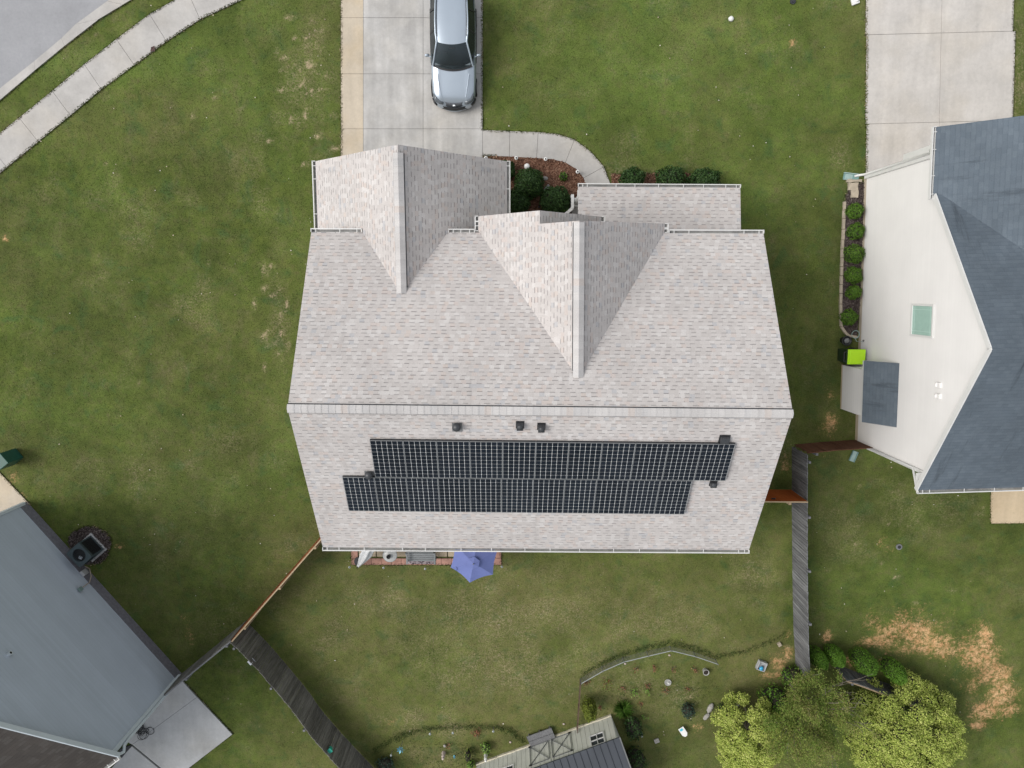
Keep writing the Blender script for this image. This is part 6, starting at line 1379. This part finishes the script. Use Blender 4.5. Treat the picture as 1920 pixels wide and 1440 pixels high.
# ---- trees
def branchy(mb, a, b, r0, depth, spread, tips, up=.25):
    d = b - a; n = 4; pts = [a.lerp(b, i / n) + Vector((random.uniform(-1, 1), random.uniform(-1, 1), random.uniform(-1, 1))) * d.length * .035 * (0 < i < n) for i in range(n + 1)]
    mb.tube(pts, r0, 6, 0, r0 * .55); tips += pts[2:]
    if depth == 0: return
    for k in range(3):
        s = pts[2 + k % 3]; q = (d.normalized() + Vector((random.uniform(-1, 1), random.uniform(-1, 1), random.uniform(-.3, .8) + up)) * spread).normalized(); branchy(mb, s, s + q * d.length * random.uniform(.5, .72), r0 * .55, depth - 1, spread, tips, up)
def clump_tree(name, label, c, clumps, mat, leaves, ls, trunk_h, cat='tree', aspect=.6, core=True):
    c = Vector(c); t = thing(name, label, cat, (c.x, c.y, 0)); P, N_, S_ = [], [], []; tot = sum(r * r for _, r in clumps)
    for q, r in clumps:
        n = int(leaves * r * r / tot); d = sphere_dirs(n, .55); d = d[d[:, 2] > -.55]; m = len(d); ph_ = rng.uniform(0, 6, 3)
        rr = r * (1 + .16 * np.sin(d[:, 0] * 6 + ph_[0]) * np.sin(d[:, 1] * 6 + ph_[1]) - .42 * rng.random(m) ** 2.0 + .22 * rng.random(m) ** 3); P.append(np.array(q) + d * rr[:, None] * np.array([1, 1, .82]))
        nn = d + rng.normal(size=(m, 3)) * .7 + np.array([0, 0, .35]); N_.append(nn / np.linalg.norm(nn, axis=1, keepdims=True)); S_.append(ls * rng.uniform(.55, 1.35, m))
    leaf_mesh('crown', np.concatenate(P), np.concatenate(N_), np.concatenate(S_), mat, aspect, t)
    mb = MB(); mb.tube([(c.x, c.y, 0), (c.x + .05, c.y, trunk_h * .5), (c.x, c.y + .05, trunk_h)], .11, 10, 0, .07)
    for q, r in clumps[::2]: mb.tube([(c.x, c.y, trunk_h * .6), ((c.x + q[0]) / 2, (c.y + q[1]) / 2, trunk_h * .8 + .2), tuple(q)], .045, 6, 0, .015)
    obj('trunk', mb, M['bark'], t)
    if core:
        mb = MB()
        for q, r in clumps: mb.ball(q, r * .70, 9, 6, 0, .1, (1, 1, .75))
        obj('inner_shade_cores', mb, M['core'], t)  # dark balls added inside the clumps as painted crown shade
    return t
def dome(c, rx, ry, z0, z1, n, r0, r1, seed, keep=None):
    rr = random.Random(seed); out = []; tries = 0
    while len(out) < n and tries < 6000:
        tries += 1; a = rr.uniform(0, 6.283); q = math.sqrt(rr.random()); x, y = q * math.cos(a), q * math.sin(a); z = z0 + (z1 - z0) * math.sqrt(max(0, 1 - q * q)) * rr.uniform(.82, 1.0); r = rr.uniform(r0, r1); p = (c[0] + x * rx, c[1] + y * ry, z)
        if any((p[0] - o[0][0]) ** 2 + (p[1] - o[0][1]) ** 2 + .5 * (p[2] - o[0][2]) ** 2 < (.66 * (r + o[1])) ** 2 for o in out): continue
        if keep and not keep(p): continue
        out.append((p, r))
    return out
lc = at(1418, 1398, 1.9); clump_tree('yellow_green_tree', 'bright yellow green bushy tree on the left of the tree group', (lc.x, lc.y, 0), dome(lc, 1.3, 1.6, .5, 2.4, 32, .26, .56, 3), M['leaf_bright'], 34000, .075, 1.4)
rc_ = at(1708, 1390, 2.0); clump_tree('yellow_green_tree', 'bright yellow green billowy tree on the right of the tree group', (rc_.x, rc_.y, 0), dome(rc_, 2.2, 1.95, .6, 2.9, 46, .32, .72, 8), M['leaf_bright'], 62000, .075, 1.8)
oc = at(1538, 1358, 3.0); t = thing('olive_tree', 'olive brown twiggy tree in the middle of the tree group', 'tree', (oc.x, oc.y, 0)); mb = MB(); tips = []
base = Vector((oc.x, oc.y, 0)); fork = Vector((oc.x, oc.y, 1.3)); mb.tube([base, base.lerp(fork, .5) + Vector((.04, .02, 0)), fork], .13, 10, 0, .10)
for k in range(13):
    a = k * 2.399; e = random.uniform(.45, 1.2); L = random.uniform(1.15, 1.85); d = Vector((math.cos(a) * math.cos(e), math.sin(a) * math.cos(e), math.sin(e))); branchy(mb, fork, fork + Vector((d.x * 1.15, d.y * 1.15, d.z * .95)) * L, .032, 2, .95, tips)
obj('trunk', mb, M['bark'], t)
tp = np.array([tuple(q) for q in tips]); idx = rng.integers(len(tp), size=66000); pos = tp[idx] + rng.normal(0, .15, (66000, 3)); pos[:, 2] = np.clip(pos[:, 2], .5, 4.6)
sel = fbm(pos[:, 0] * 1.0, pos[:, 1] * 1.0 + pos[:, 2], 1.6, 200, 3) > .40; pos = pos[sel]; pos = pos[~((pos[:, 0] > oc.x + .75) & (pos[:, 1] > oc.y + .5))]; nn = sphere_dirs(len(pos), .7)
leaf_mesh('crown', pos, nn, .068 * rng.uniform(.5, 1.3, len(pos)), M['leaf_olive'], .5, t)
c = at(1400, 1335, .8); shrub('dark_shrub', 'dark loose undergrowth shrub between the bright tree and the olive tree', at(1452, 1310, .6), .7, .55, .6, M['leaf_hedge'], 1500, .1, cz=.55, lump=.25, shag=.6)
c = at(1362, 1336, .5); shrub('dark_shrub', 'small dark shrub behind the rocks at the bright tree', c, .35, .3, .3, M['leaf_dark'], 420, .09, cz=.3, lump=.2, shag=.5)
c = at(1488, 1262, .6); shrub('leafy_shrub', 'green leafy shrub at the end of the silvery fence', c + Vector((0, -.15, 0)), .55, .40, .55, M['leaf_hedge'], 1100, .09, cz=.5, lump=.25, shag=.55)

# ================================================================== grass blades (turf nobody could count) and ragged edges
def grass(n, edge_n):
    X0, X1, Y0, Y1 = -24, 24, -22.5, 12
    p = np.stack([rng.uniform(X0, X1, n), rng.uniform(Y0, Y1, n)], 1)
    keep = np.ones(n, bool)
    solid = [[(-6.6, 1.5), (8.2, 1.4), (8.2, -8.7), (-6.6, -8.6)], [(-6.6, 4.2), (-.5, 4.2), (-.5, 1), (-6.6, 1)], [tuple(wp(-.1, 0, .02)[:2]), tuple(wp(wl, 0, .02)[:2]), tuple(wp(wl, 0, -12)[:2]), tuple(wp(-.1, 0, -12)[:2])], [tuple(lp(0, 0, .05)[:2]), tuple(lp(ll, 0, .05)[:2]), tuple(lp(ll, 0, -12)[:2]), tuple(lp(0, 0, -12)[:2])]]
    for poly in PAVED + solid: keep &= ~pip(p, poly)
    p = p[keep]
    E = []; D_ = []
    for poly in PAVED[:]:
        k = len(poly); per = [math.dist(poly[i], poly[(i + 1) % k]) for i in range(k)]; m = int(sum(per) * edge_n)
        if not m: continue
        pick = rng.choice(k, m, p=np.array(per) / sum(per)); tt = rng.random(m); a = np.array(poly)[pick]; b = np.array(poly)[(pick + 1) % k]; q = np.array(poly); ar = np.sum(q[:, 0] * np.roll(q[:, 1], -1) - np.roll(q[:, 0], -1) * q[:, 1]); dd = (b - a) / (np.linalg.norm(b - a, axis=1, keepdims=True) + 1e-9); D_.append(np.stack([dd[:, 1], -dd[:, 0]], 1) * (1 if ar > 0 else -1)); E.append(a + (b - a) * tt[:, None] + rng.normal(0, .022, (m, 2)))
    e = np.concatenate(E); ke = np.ones(len(e), bool)
    eo = e + np.concatenate(D_) * .14
    for poly in PAVED + solid: ke &= ~pip(eo, poly)
    for poly in PAVED + solid:
        q = np.array(poly); c = q.mean(0); sh = [tuple(c + (v_ - c) * (1 - .07 / max(.3, np.linalg.norm(v_ - c)))) for v_ in q]; ke &= ~pip(e, sh)
    dn = np.concatenate(D_)[ke]; e = e[ke]; eang = np.concatenate([np.zeros(len(p)), np.arctan2(-dn[:, 1], -dn[:, 0])]); p = np.concatenate([p, e]); isE = np.concatenate([np.zeros(len(p) - len(e)), np.ones(len(e))])
    soil, dry, lush, dark, olive = fields(p[:, 0], p[:, 1]); ok = (rng.random(len(p)) > soil * .93); p = p[ok]; isE = isE[ok]; eang = eang[ok]; m = len(p)
    inview = np.ones(m, bool)
    h = rng.uniform(.006, .014, m) * (1 + .5 * lush[ok]) * (1 + .35 * isE); a = rng.uniform(0, 6.283, m); le = rng.uniform(.02, .05, m); le = np.where(isE > 0, rng.uniform(.03, .085, m), le); h = np.where(isE > 0, rng.uniform(.05, .075, m), h); a = np.where(isE > 0, eang + rng.normal(0, .9, m), a); wd = rng.uniform(.008, .018, m)
    dx, dy = np.cos(a), np.sin(a); base = np.stack([p[:, 0], p[:, 1], np.full(m, .003)], 1); side = np.stack([-dy, dx, np.zeros(m)], 1) * wd[:, None]; tip = base + np.stack([dx * le, dy * le, h], 1); mid = base + np.stack([dx * le * .4, dy * le * .4, h * .72], 1)
    V = np.stack([base - side, base + side, mid + side * .8, tip, mid - side * .8], 1).reshape(-1, 3)
    me = bpy.data.meshes.new('grass'); me.vertices.add(m * 5); me.vertices.foreach_set('co', V.ravel().astype(np.float32)); me.loops.add(m * 5); me.loops.foreach_set('vertex_index', np.arange(m * 5, dtype=np.int32)); me.polygons.add(m); me.polygons.foreach_set('loop_start', (np.arange(m) * 5).astype(np.int32)); me.update(calc_edges=True)
    add_fields(me, np.repeat(p[:, 0], 5), np.repeat(p[:, 1], 5)); dv_ = np.zeros(m * 5, np.float32); me.attributes['dry'].data.foreach_get('value', dv_); fringe = np.repeat((isE > 0) * (rng.random(m) < .35 * (fbm(p[:, 0], p[:, 1], .8, 300, 3) > .45)), 5); dv_[fringe > 0] = 1.4; me.attributes['dry'].data.foreach_set('value', dv_); me.materials.append(M['lawn']); o = bpy.data.objects.new('grass', me); COL.objects.link(o); tag(o, 'short patchy green grass covering the yards', kind='stuff')
grass(260000, 110)
# pale flecks of litter in the turf
fl = np.stack([rng.uniform(-20, 20, 420), rng.uniform(-20, 11, 420)], 1)
kf = np.ones(len(fl), bool)
for poly in PAVED: kf &= ~pip(fl, poly)
fl = fl[kf]; pos = np.stack([fl[:, 0], fl[:, 1], np.full(len(fl), .055)], 1); o = leaf_mesh('leaf_litter', pos, sphere_dirs(len(pos), 2.5), rng.uniform(.03, .075, len(pos)), leaf('pale_litter', [(0, (.16, .11, .06)), (.5, (.42, .36, .27)), (1, (.62, .60, .55))], .8, 0), .8); tag(o, 'scattered pale flecks of leaf litter in the grass', kind='stuff')
